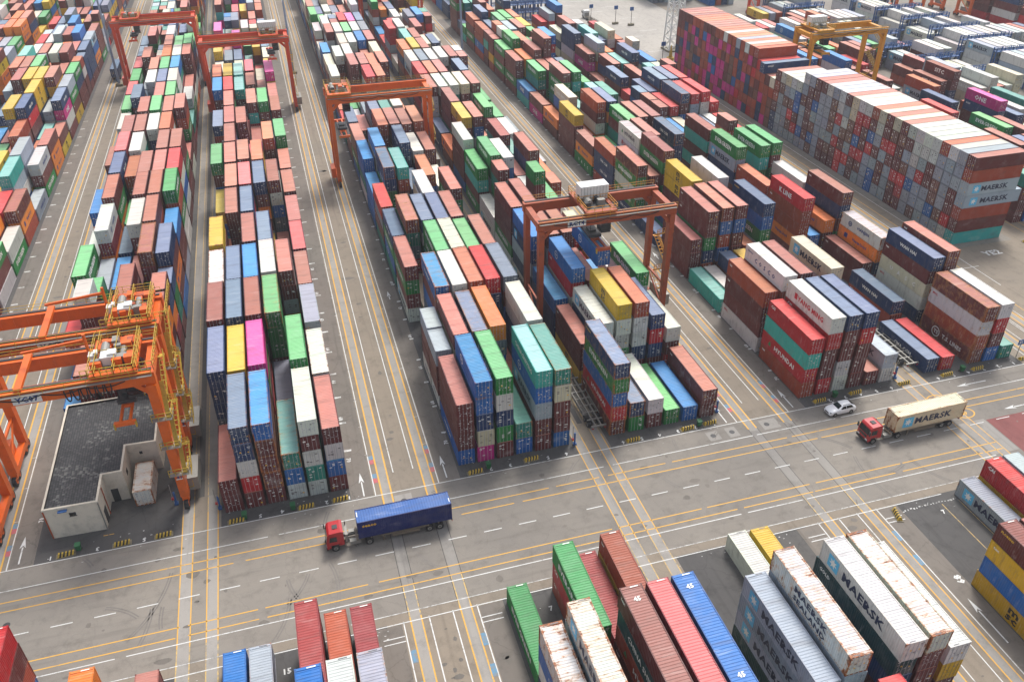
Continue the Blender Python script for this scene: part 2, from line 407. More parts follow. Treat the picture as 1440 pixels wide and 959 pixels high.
# block number, row, bay times two, tiers, box height in cm, then colour numbers from the top down
ORDER = "mbrPgnutawksyopedRl"
CELLS = [
[1,1,28,5,276,1],[1,1,30,5,276,8],[1,1,34,4,276,2,2],[1,1,38,4,276,2],[1,2,26,5,276,0,0],[1,2,28,5,276,0],[1,2,38,4,276,5],[1,3,22,5,276,12],[1,3,26,5,276,12],
[1,3,28,5,276,4],[1,3,34,5,268,10],[1,3,40,4,276,0,0],[1,4,20,4,276,1],[1,4,22,5,276,5,2,0],[1,4,24,5,276,12,12],[1,4,26,5,276,12],[1,4,30,5,276,9],[1,4,34,5,260,0],
[1,4,40,4,276,0],[1,5,14,3,275,2,0,0],[1,5,16,4,275,8,10,9],[1,5,18,4,276,10,10,9],[1,5,20,2,275,1,0],[1,5,24,3,276,10],[1,5,26,5,276,0,12],[1,5,30,5,276,0,0],
[1,5,34,5,268,6,6],[1,6,6,3,275,0,13,9],[1,6,8,3,275,4,0,0],[1,6,10,3,275,4,0,9],[1,6,12,2,275,9,4],[1,6,14,3,276,0,13,1],[1,6,16,1,275,10],[1,6,18,3,275,9,0,4],
[1,6,20,3,275,0,13,13],[1,6,22,2,275,0,12],[1,6,24,4,276,5,14,9,0],[1,6,26,4,276,10,4,0],[1,6,28,4,275,4,5,0,0],[1,6,30,4,275,1,9,0,0],[1,6,31,4,260,5,5,5,0],
[1,6,32,4,275,5,5,5,0],[1,6,34,4,275,10,6,13,0],[1,6,36,4,268,0],[2,1,4,1,275,6],[2,1,6,3,275,2,0,0],[2,1,7,2,275,9],[2,1,8,4,284,4],[2,1,10,3,276,9],[2,1,12,4,284,6],
[2,1,16,4,276,0],[2,1,20,4,260,9],[2,1,22,4,276,4],[2,1,24,4,276,3],[2,1,26,4,276,4],[2,1,28,4,276,3],[2,1,30,4,276,5],[2,1,32,4,276,5],[2,1,36,3,276,9],
[2,2,4,3,275,0,0,0],[2,2,6,5,284,9],[2,2,7,4,275,4,4],[2,2,8,3,268,10,5],[2,2,10,5,268,9],[2,2,12,5,284,0,4],[2,2,14,5,284,5],[2,2,16,5,284,3],[2,2,18,5,276,0],
[2,2,22,5,276,5,0],[2,2,28,5,276,0,0],[2,2,36,3,276,9],[2,3,4,3,275,0,0,0],[2,3,8,3,268,6],[2,3,10,3,276,5],[2,3,14,5,260,1,0],[2,3,16,5,276,9,7],[2,3,18,5,276,0],
[2,3,20,5,284,0],[2,3,24,5,276,9,10],[2,3,26,5,276,0],[2,4,4,4,275,0,0,0],[2,4,6,5,260,0],[2,4,8,3,268,0],[2,4,10,5,275,9],[2,4,12,5,284,0],[2,4,14,5,276,0],
[2,4,18,5,276,9,5],[2,4,20,5,284,4],[2,4,22,5,276,0],[2,4,24,5,276,5],[2,4,26,5,276,4],[2,4,28,5,276,13],[2,4,30,5,276,0],[2,4,32,5,276,9],[2,5,4,4,275,0,0,0],
[2,5,8,5,284,0],[2,5,10,5,284,0],[2,5,12,5,284,0],[2,5,14,5,276,0],[2,5,16,5,276,0],[2,5,18,5,276,1],[2,5,20,5,276,0],[2,5,22,5,276,4],[2,5,24,5,276,9],[2,5,26,5,276,6],
[2,5,30,5,268,4],[2,5,34,4,276,5],[2,6,4,5,275,0,13,0],[2,6,6,5,275,0,5,13],[2,6,7,4,276,5],[2,6,8,5,275,5,0,13],[2,6,10,4,275,6,0],[2,6,12,5,284,4],[2,6,14,5,276,2],
[2,6,16,5,276,0],[2,6,20,5,284,0],[2,6,24,3,276,9],[2,6,26,3,268,0],[2,6,28,5,276,0,0,0],[2,6,30,5,276,4],[3,1,0,2,276,0,0],[3,1,2,5,276,5,5,5,11],[3,1,4,5,284,0],
[3,1,6,5,268,9],[3,1,8,5,276,12,0],[3,1,14,5,276,4,0,6],[3,1,18,5,260,5],[3,1,22,5,276,6,0],[3,1,24,5,276,1],[3,2,0,5,276,5,5,9,2,0],[3,2,2,5,268,12],[3,2,4,5,284,5],
[3,2,6,5,276,5],[3,2,10,5,276,0,0,0],[3,2,12,5,276,0],[3,2,14,5,276,0],[3,2,16,5,276,0],[3,2,18,5,276,0],[3,2,20,5,276,0],[3,2,22,5,276,2],[3,2,24,5,276,12],
[3,3,0,5,276,6,0,0,0,0],[3,3,2,5,276,14],[3,3,4,5,284,0],[3,3,6,5,276,6],[3,3,8,5,276,0],[3,3,10,5,276,5],[3,3,12,5,276,3],[3,3,14,5,284,0],[3,3,18,5,268,0,0],
[3,3,22,5,268,8,0],[3,4,0,3,268,7,6,9],[3,4,2,2,284,11],[3,4,4,5,284,4,4,4,0],[3,4,6,5,284,9],[3,4,8,5,276,5],[3,4,12,5,276,5,0,13],[3,4,14,5,276,1],[3,4,18,3,268,0],
[3,4,20,5,276,0],[3,4,22,3,268,15,10,0],[3,4,24,4,268,0,0],[3,5,0,5,260,9,0,9,7,9],[3,5,2,5,276,4],[3,5,6,5,276,0,0],[3,5,12,5,276,0,9,6,11],[3,5,14,3,290,0],
[3,5,16,5,268,1,0],[3,5,20,5,276,4],[3,5,22,3,268,0,5],[3,5,24,3,276,0],[3,5,26,3,268,15,5],[3,6,0,4,276,0,9,6,0],[3,6,2,4,268,9],[3,6,4,4,284,10],[3,6,6,4,276,0],
[3,6,8,4,276,3],[3,6,10,4,268,0],[3,6,12,4,276,0],[3,6,14,4,276,0],[3,6,16,5,276,4],[3,6,18,2,268,0],[3,6,20,4,284,0,4],[3,6,22,4,276,0],[3,6,24,5,276,14],
[4,1,0,4,276,0,0,0,6],[4,1,2,4,275,10,0,0,9],[4,1,3,4,275,10,0,0,9],[4,1,6,4,284,0,4,0],[4,1,8,4,276,5,4,6],[4,1,10,4,276,2],[4,1,12,3,276,6,6,6],[4,1,14,4,276,6,6],
[4,1,16,4,268,0],[4,1,18,4,268,5],[4,1,26,4,268,15],[4,1,30,3,276,9,10],[4,1,32,4,284,9],[4,1,34,5,276,4,4],[4,1,36,5,276,0],[4,2,0,5,284,6,6,5,15,14],[4,2,2,5,268,0],
[4,2,4,5,284,6,0,6],[4,2,8,5,276,0,7,11],[4,2,12,5,276,5,5,4,4],[4,2,14,5,276,6],[4,2,26,5,260,9,0],[4,2,32,5,268,9,1,5],[4,3,0,5,284,4,9,5,4,0],[4,3,2,5,268,5],
[4,3,4,5,284,9],[4,3,6,5,276,4,4],[4,3,8,5,268,5],[4,3,12,5,268,8,1],[4,3,16,5,276,1,0,7],[4,3,18,5,268,5,11,0],[4,3,24,5,276,0,0],[4,3,26,5,268,9],[4,3,28,5,268,15],
[4,3,30,5,276,9,9],[4,3,36,4,290,9],[4,4,0,2,284,7,6],[4,4,2,5,276,13,11],[4,4,4,5,284,1],[4,4,6,5,276,9],[4,4,8,5,268,5],[4,4,10,5,260,9],[4,4,14,5,276,5,5],
[4,4,16,5,276,0],[4,4,18,5,268,7],[4,4,22,5,276,2],[4,4,24,5,276,0],[4,4,28,5,268,9,9],[4,4,32,5,284,2,2,2],[4,5,0,5,284,8,6,10,0,0],[4,5,2,1,275,0],[4,5,4,5,284,2,5],
[4,5,6,5,268,4],[4,5,8,5,268,0],[4,5,12,4,276,1],[4,5,14,4,290,9],[4,5,16,5,268,0],[4,5,18,5,276,9],[4,5,22,5,276,1],[4,5,24,5,268,1],[4,5,30,5,276,9,9],
[4,5,32,5,276,14,14,14],[4,6,0,5,276,7,15,0,0,6],[4,6,2,5,276,9,9],[4,6,4,5,284,11],[4,6,6,5,276,0],[4,6,10,5,260,0,4],[4,6,14,4,290,0,0,0],[4,6,16,5,276,1],
[4,6,24,5,276,0,0],[4,6,26,5,268,15,5],[4,6,28,5,276,0,0],[4,6,32,5,276,5,5],[4,6,34,6,268,9],[4,6,36,5,268,0],[5,1,0,5,260,5,4,6,2,0],[5,1,2,3,260,0,0,12],
[5,1,4,3,275,6,5,5],[5,1,6,5,275,6,5,10,5],[5,1,8,5,275,0,0,0,4],[5,1,12,4,276,4,8,0,4],[5,1,14,5,260,9,0,0,0,6],[5,1,20,5,268,0,9],[5,1,22,5,268,2],[5,1,24,5,268,9],
[5,1,26,5,268,13,5],[5,1,30,5,268,2,2,10],[5,2,0,2,276,5,4],[5,2,2,4,276,9,5],[5,2,4,5,276,6,2,9],[5,2,6,5,276,0],[5,2,8,5,284,0],[5,2,11,5,260,0,7],[5,2,12,5,276,4,4],
[5,2,16,5,268,12,0],[5,2,18,5,268,0,0,0],[5,2,20,5,268,9],[5,2,22,5,268,1],[5,2,24,5,268,11],[5,2,28,5,268,8],[5,2,30,5,276,9],[5,3,0,2,268,9,0],[5,3,2,5,276,12,9,9,4],
[5,3,4,4,275,0,0,0],[5,3,6,5,276,0,0],[5,3,12,5,260,9],[5,3,16,5,268,0,6],[5,3,20,5,268,9],[5,3,22,5,268,0],[5,3,24,5,268,9],[5,3,26,5,268,0],[5,3,28,5,268,0],
[5,3,34,4,276,9],[5,4,0,1,276,4],[5,4,2,5,276,1,9,9,5],[5,4,4,3,275,6,0,13],[5,4,10,5,290,4],[5,4,11,3,284,9],[5,4,12,3,284,0],[5,4,14,5,260,0,7],[5,4,20,5,268,15],
[5,4,30,5,268,0],[5,5,0,1,268,6],[5,5,2,4,276,5,2,5],[5,5,4,2,275,0,0],[5,5,10,3,276,4],[5,5,12,5,276,0,5,5],[5,5,18,4,276,4,0],[5,5,20,5,268,0],[5,5,22,5,268,5,9],
[5,5,24,5,276,0,9],[5,5,28,4,276,5,9],[5,5,32,5,284,6],[5,5,36,3,276,12],[5,6,0,2,260,0,0],[5,6,2,3,268,9,0],[5,6,4,4,276,4],[5,6,11,3,290,1],[5,6,20,3,284,4,0],
[6,1,0,4,276,2,8,2,1],[6,1,2,4,290,1,0,0,9],[6,1,4,1,284,8],[6,1,6,3,276,0,0,0],[6,1,10,5,260,0],[6,1,12,4,260,1,5,5,1],[6,1,14,3,260,0,13,4],[6,1,16,4,275,12,0,0,0],
[6,1,18,2,275,13,0],[6,1,20,2,275,0,14],[6,1,22,2,268,6,8],[6,1,24,4,268,0,0,4,0],[6,1,26,4,268,4,0,4,0],[6,1,30,4,268,1,1,6,1],[6,1,32,4,276,1,0,4,0],
[6,2,0,5,284,9,2,0,0,2],[6,2,2,5,284,9],[6,2,4,1,275,9],[6,2,6,5,276,0,0,4,5],[6,2,10,4,260,0,0],[6,2,12,3,260,5,10],[6,2,18,4,284,15,6],[6,2,20,1,275,13],
[6,2,32,5,268,5,5],[6,3,0,5,284,5,0,0,9,9],[6,3,2,5,284,0],[6,3,4,2,275,5,0],[6,3,6,5,284,0,6,1,6],[6,3,8,5,284,12,12,0],[6,3,10,6,260,0,4],[6,3,12,5,276,9,9],
[6,3,16,5,276,1,0],[6,3,20,5,275,0,4,4],[6,3,24,5,268,0,9],[6,3,26,5,260,1,9],[6,3,28,5,268,10],[6,3,30,5,268,4],[6,4,0,5,284,5,2,0,0,0],[6,4,2,2,275,0,0],
[6,4,4,2,275,12,13],[6,4,6,5,284,0,6,0,0],[6,4,12,5,284,0],[6,4,14,5,268,4,0],[6,4,16,5,275,5,13],[6,4,20,5,276,4,8,4],[6,4,24,6,276,0,0,2,0],[6,5,0,1,268,0],
[6,5,2,5,284,15,9],[6,5,4,2,275,12,13],[6,5,8,5,284,9],[6,5,12,3,284,4,5],[6,5,14,5,276,0],[6,5,26,4,268,0,8],[6,6,0,2,260,10,9],[6,6,2,2,275,9,0],[6,6,6,5,276,5,6],
[6,6,12,5,276,5,5],[6,6,14,5,276,0],[6,6,26,5,276,6,2,6],[7,1,0,1,268,5],[7,1,6,5,276,2,1,1,13],[7,1,8,4,276,1,1],[7,1,10,5,290,4],[7,1,12,5,276,0,8,0],
[7,1,24,4,268,0,14],[7,1,26,5,276,5],[7,1,28,4,268,15,5,15],[7,2,0,1,260,2],[7,2,2,2,260,5,1],[7,2,16,4,268,2,7],[7,2,18,4,268,5],[7,2,22,4,276,0,5],[7,3,4,2,276,0,0],
[7,3,6,3,276,13,0],[7,3,10,5,284,4],[7,3,18,5,276,5,0],[7,3,26,5,268,8,0],[7,4,0,4,275,0,9,1,0],[7,4,2,5,260,5,0,15,9,5],[7,4,4,4,260,9,13,5],[7,4,6,5,276,0,5,0],
[7,4,8,4,268,9],[7,4,10,5,290,4,0],[7,4,12,2,284,5,5],[7,4,13,5,260,0],[7,4,16,5,268,2,10],[7,5,0,4,275,9,2,0,6],[7,5,2,5,276,0,0],[7,5,14,3,276,9,0],[7,5,16,5,276,2,9],
[7,5,26,5,276,15,9],[7,6,0,1,260,7],[7,6,12,2,284,5],[0,4,40,5,276,0],[0,4,42,4,276,0],[0,5,36,5,276,13,13,11,5],[0,5,44,4,268,6,4],[0,6,36,5,276,13,13,0],
]
LIV = {  # (block, row, bay*2, tier from the top): lettering
 ('F',1,0,3):'HYUNDAI', ('F',1,0,1):'CAI', ('F',1,0,4):'TEX', ('F',2,0,1):'YM', ('F',2,2,1):'COSCO', ('F',5,2,1):'MAERSK', ('F',1,2,4):'WAL', ('F',1,2,1):'TEX', ('F',3,12,1):'HYUNDAID', ('F',3,12,2):'YM',
 ('F',1,12,2):'CMA', ('F',1,14,3):'UASC', ('F',2,12,1):'CMA', ('F',2,6,1):'TEX', ('F',2,6,2):'TEX', ('F',6,6,1):'NIP', ('G',1,6,1):'KLINE', ('G',1,6,2):'TEX', ('G',4,4,1):'HANJIN', ('G',4,2,1):'WANHAI', ('G',4,2,3):'UASC', ('G',4,2,4):'WAL',
 ('G',4,6,1):'TEX', ('G',2,2,1):'WANHAI', ('G',4,0,4):'TSL', ('G',4,0,2):'WAL', ('G',2,16,1):'CHINA', ('G',4,16,1):'CHINA', ('G',4,16,2):'MLINE', ('G',4,12,1):'WANHAI', ('G',4,12,2):'WANHAI', ('G',1,0,1):'CMA', ('F',4,6,1):'TEX',
 ('D',5,0,1):'CHINA', ('D',5,0,2):'CIRC', ('D',5,0,3):'MAERSK', ('D',2,0,1):'CIRC', ('D',1,0,4):'UNIT', ('D',1,2,4):'MLINE', ('D',1,3,4):'MLINE', ('D',2,4,1):'UNIT', ('D',1,8,3):'CIRC',
 ('E',1,0,1):'NIP', ('E',1,0,4):'HYUNDAI', ('E',2,2,1):'MAERSK', ('E',2,4,1):'CIRC', ('E',1,6,2):'MAERSK', ('E',1,14,1):'UNIT', ('F',2,8,1):'WAL', ('G',1,24,2):'ONE',
 ('A',6,16,1):'MLINE', ('A',6,18,1):'MLINE', ('F',1,30,3):'CIRC', ('F',1,22,1):'ONE', ('F',4,10,1):'CMA', ('B',2,10,1):'HANJIN', ('B',2,6,1):'CIRC',
 ('F',2,18,1):'CHINA', ('G',3,18,1):'CMA', ('F',1,16,1):'MSC', ('G',6,12,1):'CMA'}
DEFLIV = {'g': 'EVERGREEN', 'p': 'ONE', 'y': 'MSC', 'o': 'HAPAG'}
TANGLE = {}
BOX = []   # dicts: block row bay level T  x y z rot L h c roofc fade rust liv top
rng = random.Random(11)
def stack(block, row, bay, xc, y, cols_top_down, L=12.192, h=2.75, rot=0.0, fade_sheen=1.0, rust=0.0, z0=0.0, livs=None, side=-1):
    T = len(cols_top_down); x_, y_ = xc, y
    for i, c in enumerate(cols_top_down):
        lev = T-i; xc = x_+rng.uniform(-.06, .06); y = y_+rng.uniform(-.12, .12); rot = rng.uniform(-.004, .004)
        BOX.append(dict(block=block, row=row, bay=bay, lev=lev, T=T, x=xc, y=y, z=z0+(lev-1)*h, rot=rot, L=L, h=h, c=c, fade_sheen=fade_sheen,
                        rust=(rust[i] if isinstance(rust, (list, tuple)) else rust), liv=(livs or {}).get(i+1), top=(i == 0), side=side))
known = {}
for p in CELLS:
    known[('ZABCDEFG'[p[0]], p[1], p[2])] = (p[3], p[4]/100, ''.join(ORDER[q] for q in p[5:]))
PALW = {'A': 'mmmmbrgyykwnnuooaks', 'B': 'mmmmmbPggnwwkuto', 'C': 'mmmmbbrPgnnwkauyesp', 'D': 'mmmmbnnuwwwkegtrs', 'E': 'mmmmbrgwwwkenutyso', 'F': 'mmmmmbbgggnnwuyoat', 'G': 'mmmmbrgnnwkeoau', 'Z': 'mmooyugwnkmm'}
KZ = dict(Z=0, A=13, B=14, C=12, D=12, E=12, F=9, G=8)
KR = dict(Z=(15, 27), A=(3, 26), B=(2, 26), C=(0, 26), D=(0, 26), E=(0, 25), F=(0, 19), G=(0, 15))
EMPTY = {('G', 3, 0), ('G', 1, 1), ('G', 3, 1), ('G', 6, 1), ('F', 6, 2), ('G', 1, 2), ('G', 2, 2), ('D', 1, 2), ('G', 6, 2), ('G', 5, 2)}
for b in 'ZABCDEFG':
    u0, pt = BL[b]; pal = PALW[b]
    for k in range(KR[b][0], KR[b][1]):
        v = PV*k+(0.3 if k > 0 else 0)
        for r in range(1, 7):
            xc = u0+(r-1)*pt+CW/2; side = 1 if b in 'ZAB' else -1
            half = known.get((b, r, 2*k+1)); cell = known.get((b, r, 2*k))
            def put(ent, vv, L, key2):
                T, h, cols = ent
                cols = cols[:T]+''.join(rng.choice(pal) for _ in range(T-len(cols)))
                lv = {i: LIV[(b, r, key2, i)] for i in range(1, 8) if (b, r, key2, i) in LIV}
                stack(b, r, key2/2, xc, vv, cols, L, h, 0.0, 1.0, rng.choice((.1, .12, .2, .3, .45, .7)), livs=lv, side=side)
            if cell:
                put(cell, v, 6.058 if half else 12.192, 2*k)
                if half: put(half, v+6.59, 6.058, 2*k+1)
            elif half:
                put(half, v+6.59, 6.058, 2*k+1)
            else:
                if (b, r, k) in EMPTY: continue
                if k < KZ[b]: T = rng.choice((1, 2, 2)) if k < 6 else rng.choice((2, 3))
                else: T = rng.choice((2, 3, 4, 4, 4, 5, 5) if b not in 'FG' else (2, 3, 4, 4, 5))
                if r in (1,) and b == 'B': T = min(T, 4)
                if r == 6 and b == 'C': T = min(T, 4)
                two = rng.random() < (0.22 if k >= KZ[b] else 0)
                cols = ''.join(rng.choice(pal) for _ in range(T))
                if two:
                    put((T, 2.7, cols), v, 6.058, 2*k); T2 = max(1, T-rng.choice((0, 0, 1)))
                    put((T2, 2.7, ''.join(rng.choice(pal) for _ in range(T2))), v+6.59, 6.058, 2*k+1)
                else: put((T, 2.75, cols), v, 12.192, 2*k)
# ---- foreground blocks (near side of the road)
def fg(b, row, v0, cols, L=12.192, h=2.75, fade_sheen=0.3, rust=0.15, livs=None, side=-1, bay='a'):
    u0, pt = BL[b]; stack(b.lower(), row, bay, u0+(row-1)*pt+CW/2, v0, cols, L, h, 0.0, fade_sheen, rust, livs=livs, side=side)
f1 = -37.1; f2 = -50.95
fg('C', 1, f1, 'u'); fg('C', 2, f1, 'k', rust=.5); fg('C', 4, f1, 'qmm'); fg('C', 5, f1, 'bm'); fg('C', 6, f1, 'qm')
fg('C', 3, f2+1.3, 'bmmm', bay='b'); fg('C', 4, f2+1.5, 'ummun', fade_sheen=.15, bay='b'); fg('C', 5, f2+1.5, 'wmmug', rust=.4, bay='b'); fg('C', 6, f2+1.5, 'knmmr', rust=.7, bay='b')
fg('B', 4, f1, 'on', side=1); fg('B', 6, f1, 'm', side=1); fg('B', 2, f1+.5, 'rmbum', side=1, livs={1: 'TEX'}); fg('B', 1, f1+.5, 'mmgum', side=1)
fg('D', 1, f1, 'g'); fg('D', 3, f1, 'grb', h=2.7, livs={2: 'CAI'}); fg('D', 4, f1, 'qm', fade_sheen=.25); fg('D', 5, f1, 'byk', fade_sheen=.2)
fg('D', 1, f2, 'wuwn', L=13.716, rust=.95, bay='b', livs={2: 'UNIT'}); fg('D', 2, f2, 'wkmmm', L=13.716, rust=[.8, .3, .1, .1, .1], bay='b', livs={1: 'MAERSK'})
fg('D', 4, f2, 'mdbmm', L=13.716, fade_sheen=.45, bay='b', livs={1: 'TEX', 2: 'CHINA', 3: 'HYUNDAI'}); fg('D', 5, f2, 'Pmmrm', L=13.716, fade_sheen=.7, bay='b'); fg('D', 6, f2, 'unmmg', L=13.716, fade_sheen=.35, bay='b')
fg('E', 3, f1, 'w', rust=.3, livs={1: ''}); fg('E', 4, f1, 'y', livs={1: ''})
fg('E', 1, f2, 'kkkd', L=13.716, bay='b', rust=.2, livs={1: 'MAERSK', 2: 'MAERSK', 3: 'MAERSK'})
fg('E', 2, f2, 'wkuum', L=13.716, rust=[.85, .2, .1, .1, .1], bay='b', livs={1: 'SEALAND'})
fg('E', 4, f2, 'wdnmm', L=13.716, rust=[.45, .1, .1, .1, .1], bay='b', livs={1: 'MAERSK', 2: 'GOLD'})
fg('E', 5, f2, 'wmmbm', L=13.716, rust=[1.0, .3, .1, .1, .1], bay='b'); fg('E', 6, f2, 'wymm', L=13.716, rust=.35, bay='b')
fg('E', 2, f2-13.3, 'gmm', bay='c'); fg('E', 3, f2-13.3, 'rmmm', bay='c'); fg('E', 4, f2-13.3, 'rm', bay='c')
fg('F', 4, f1, 'k', rust=.6, livs={1: 'MAERSK'}); fg('F', 5, f1, 'ry', fade_sheen=.75, livs={1: 'CAI'}); fg('F', 6, f1, 'kn', rust=.2)
fg('F', 1, -50.6, 'myuy', h=2.6, livs={1: 'NIP', 2: 'TEX', 4: 'MSC'}, bay='b'); fg('F', 2, -50.6, 'mmgr', h=2.6, bay='b'); fg('F', 3, -50.6, 'gwmo', h=2.6, bay='b')
for r, cc in ((4, 'mnw'), (5, 'umm'), (6, 'wm')): fg('F', r, -50.6, cc, bay='b')
# ---- the block-stacked wall of boxes laid crosswise, door ends to the lane
hr = random.Random(5); RH = -PI/2
GP = 'kkkkkkkkkllmmmmmrrrRuukwkmk'; MP = 'mmmbbbbllbbbnnnnpppppppprrubm'
v = 36.7; i = 0
while v < 168.5:
    n = 7; L = 12.192; u = 113.9; hh = 2.72
    if i >= 24: n = 6 if i < 29 else 5
    if i >= 31: n = 6
    if i >= 33: n = 7
    grey = i < 28
    # cols top-down; neighbours in one column share colours now and then
    if i == 0: cols = 'mbkkbma'; n = 7
    else:
        cols = ''
        for t in range(n):
            c = hr.choice(GP if grey else MP)
            if t and hr.random() < 0.10: c = cols[-1]
            if t == 0: c = (hr.choice('wwwkewbmw') if grey else hr.choice('mbmkmewmb'))
            cols += c
        if i in (36, 38, 41): cols = 'b'+cols[1:]
        if i == 31: cols = 'n'+cols[1:]
        if i == 32: cols = 'r'+cols[1:]
        if i in (33, 34): cols = 'b'+cols[1:]
    for t, c in enumerate(cols):
        lev = n-t; du = 0.0
        LL = 12.192
        if i == 0 and t == 3: LL = 13.716
        if i == 31 and t == 0: LL = 13.716; du = -0.5
        BOX.append(dict(block='H', row=i+1, bay=0, lev=lev, T=n, x=u+du+hr.uniform(-.05, .05), y=v+CW/2, z=(lev-1)*hh, rot=RH, L=LL, h=hh, c=c, fade_sheen=1.0, rust=.1, liv={2: 'MAERSK', 3: 'MAERSK', 0: None}.get(t) if i == 0 else ('GOLD' if (i == 31 and t == 0) else None), top=(t == 0), side=1))
    v += CW+(0.09 if i != 23 else 0.3); i += 1
NH = i
# ---- yard right of the wall
def J(u, v, cols, livs=None, L=12.192, row=1, rust=.1): stack('J', round(u), round(v), u+CW/2, v, cols, L, 2.75, 0, 1.0, rust, livs=livs, side=-1)
J(171, 108.7, 'mmnm', {1: 'SITC'}); J(168, 109.5, 'mmm', {1: 'SITC'}); J(163, 106, 'bkm', {2: 'MAERSK'}); J(173.5, 112, 'kkmm', {1: 'MAERSK', 2: 'MAERSK'}); J(158, 93, 'nmm'); J(152.2, 86, 'rmn')
J(164, 83, 'pnmm', {1: 'ONE', 2: 'GOLD'}); J(166.9, 79.5, 'nnm'); J(157.5, 72.9, 'gmm'); J(154, 66.7, 'gg'); J(154.5, 82.2, 'um'); J(151.8, 62, 'mmm'); J(154.7, 56, 'nmm'); J(157.6, 56, 'mbm'); J(178, 89, 'tam'); J(181, 93, 'om'); J(171.2, 83, 'wmm')
for kk in range(6):
    for r in range(6):
        vv = 41.5+kk*13.3
        if vv > 115: continue
        kinds = [random.Random(r*31+kk*7+q).choice('mmmbnutg') for q in range(max(1, 4-kk//2-r//3))]
        if kk == 0 and r == 0: kinds = ['t', 'm', 'm', 'm']
        J(133.5+r*2.93, vv, ''.join(kinds))
J(151.8, 42.5, 'mobt'); J(154.7, 42.5, 'tbmm'); J(157.6, 42.5, 'mgmm'); J(151.8, 28.5, 'tbmm'); J(154.7, 28.5, 'mgmm'); J(157.6, 28.5, 'wbmm')
J(166, 144, 'mmm'); J(169, 144, 'mbm'); J(163.5, 139, 'rm', {1: 'HYUNDAI'}); J(160.5, 147, 'mm'); J(168, 155.5, 'om', {1: 'HAPAG'}); J(171.5, 150, 'nnm', {1: 'WANHAI'}); J(174.4, 150, 'gmm'); J(177.3, 150, 'nm')
J(159, 172, 'uwm', {1: 'CIRC'}); J(162, 172, 'wm'); J(165, 172, 'bm'); J(168, 172, 'mm'); J(169, 209, 'ym', {1: 'MSC'}); J(172, 209, 'km'); J(175, 209, 'bm'); J(172, 190, 'wr', {1: 'CHINA'}); J(175, 190, 'mm'); J(178, 196, 'mm')
J(176.5, 125, 'mmm'); J(173.6, 125, 'mb'); J(160, 122, 'mm'); J(134.5, 106, 'um'); J(180, 186, 'bmm'); J(183, 177, 'mm')
jr = random.Random(3)
_ex = [(q['x']-CW/2, q['y']) for q in BOX if q['block'] == 'J']
for kk in range(14):
    for r in range(9):
        uu, vv = 151.8+r*2.93, 15.3+kk*13.4
        if 117 < vv < 135 and uu < 156: continue
        if any(abs(a-uu) < 2.6 and abs(c-vv) < 12.9 for a, c in _ex): continue
        J(uu, vv, ''.join(jr.choice('mmmnuubrgwkmn') for _ in range(jr.choice((1, 2, 2, 3)))))
for kk in range(9):
    vv = 108+kk*15.2
    for r in range(5):
        if jr.random() < .9: J(181.5+r*2.95, vv, ''.join(jr.choice('wwwkkem') for _ in range(jr.choice((2, 2, 3)))), {1: jr.choice((None, None, 'MAERSK', 'EVERGREEN'))} if r == 0 else None)
for kk in range(9):
    vv = 88+kk*15.2
    for r in range(6):
        if jr.random() < .93: J(208+r*2.95, vv, ''.join(jr.choice('wwwwkw') for _ in range(jr.choice((2, 3, 3)))), {1: jr.choice((None, 'MAERSK'))} if r == 0 else None)
for kk in range(7):
    vv = 110+kk*14
    for r in range(5):
        J(260+r*2.95, vv, ''.join(jr.choice('mmmmmrnwyw') for _ in range(jr.choice((3, 4, 4, 5)))))
for kk in range(6):
    for r in range(5): J(236+r*2.95, 96+kk*15.2, ''.join(jr.choice('wwwmnkm') for _ in range(jr.choice((1, 2, 2)))))
# ---- far odds and ends by the apron
for r in range(4): 
    J(84+r*2.9, 223, ['ro', 'kro', 'ummr', 'rk'][r])
for r in range(7):
    for kk in range(5): J(147+r*2.75, 262+kk*12.8, ''.join(jr.choice('kksskkm') for _ in range(jr.choice((5, 6, 6)))))
for r in range(6):
    for kk in range(5):
        if jr.random() < .9: J(57+r*2.9, 262+kk*13.2, ''.join(jr.choice('mmnunwgrnn') for _ in range(jr.choice((2, 3, 4)))))
for kk in range(6):
    for r in range(4): J(168+r*2.9, 250+kk*13.5, ''.join(jr.choice('mmnwukb') for _ in range(jr.choice((1, 2, 3)))))
for bx in BOX:
    if bx['liv'] is None and bx['block'] != 'H' and bx['c'] in DEFLIV and bx['L'] > 7: bx['liv'] = DEFLIV[bx['c']]
    if bx['liv'] is None and bx['block'] in 'ABCDEFGabcdef' and bx['L'] > 7:
        q = (hash((bx['row'], int(bx['y']*10), bx['lev'])) % 100)
        if bx['c'] in 'mb' and q < 45: bx['liv'] = 'TEX'
        elif bx['c'] == 'n' and q < 40: bx['liv'] = 'CMA'
        elif bx['c'] in 'wk' and q < 25: bx['liv'] = 'MAERSK'
        elif bx['c'] == 'r' and q < 50: bx['liv'] = 'CAI'
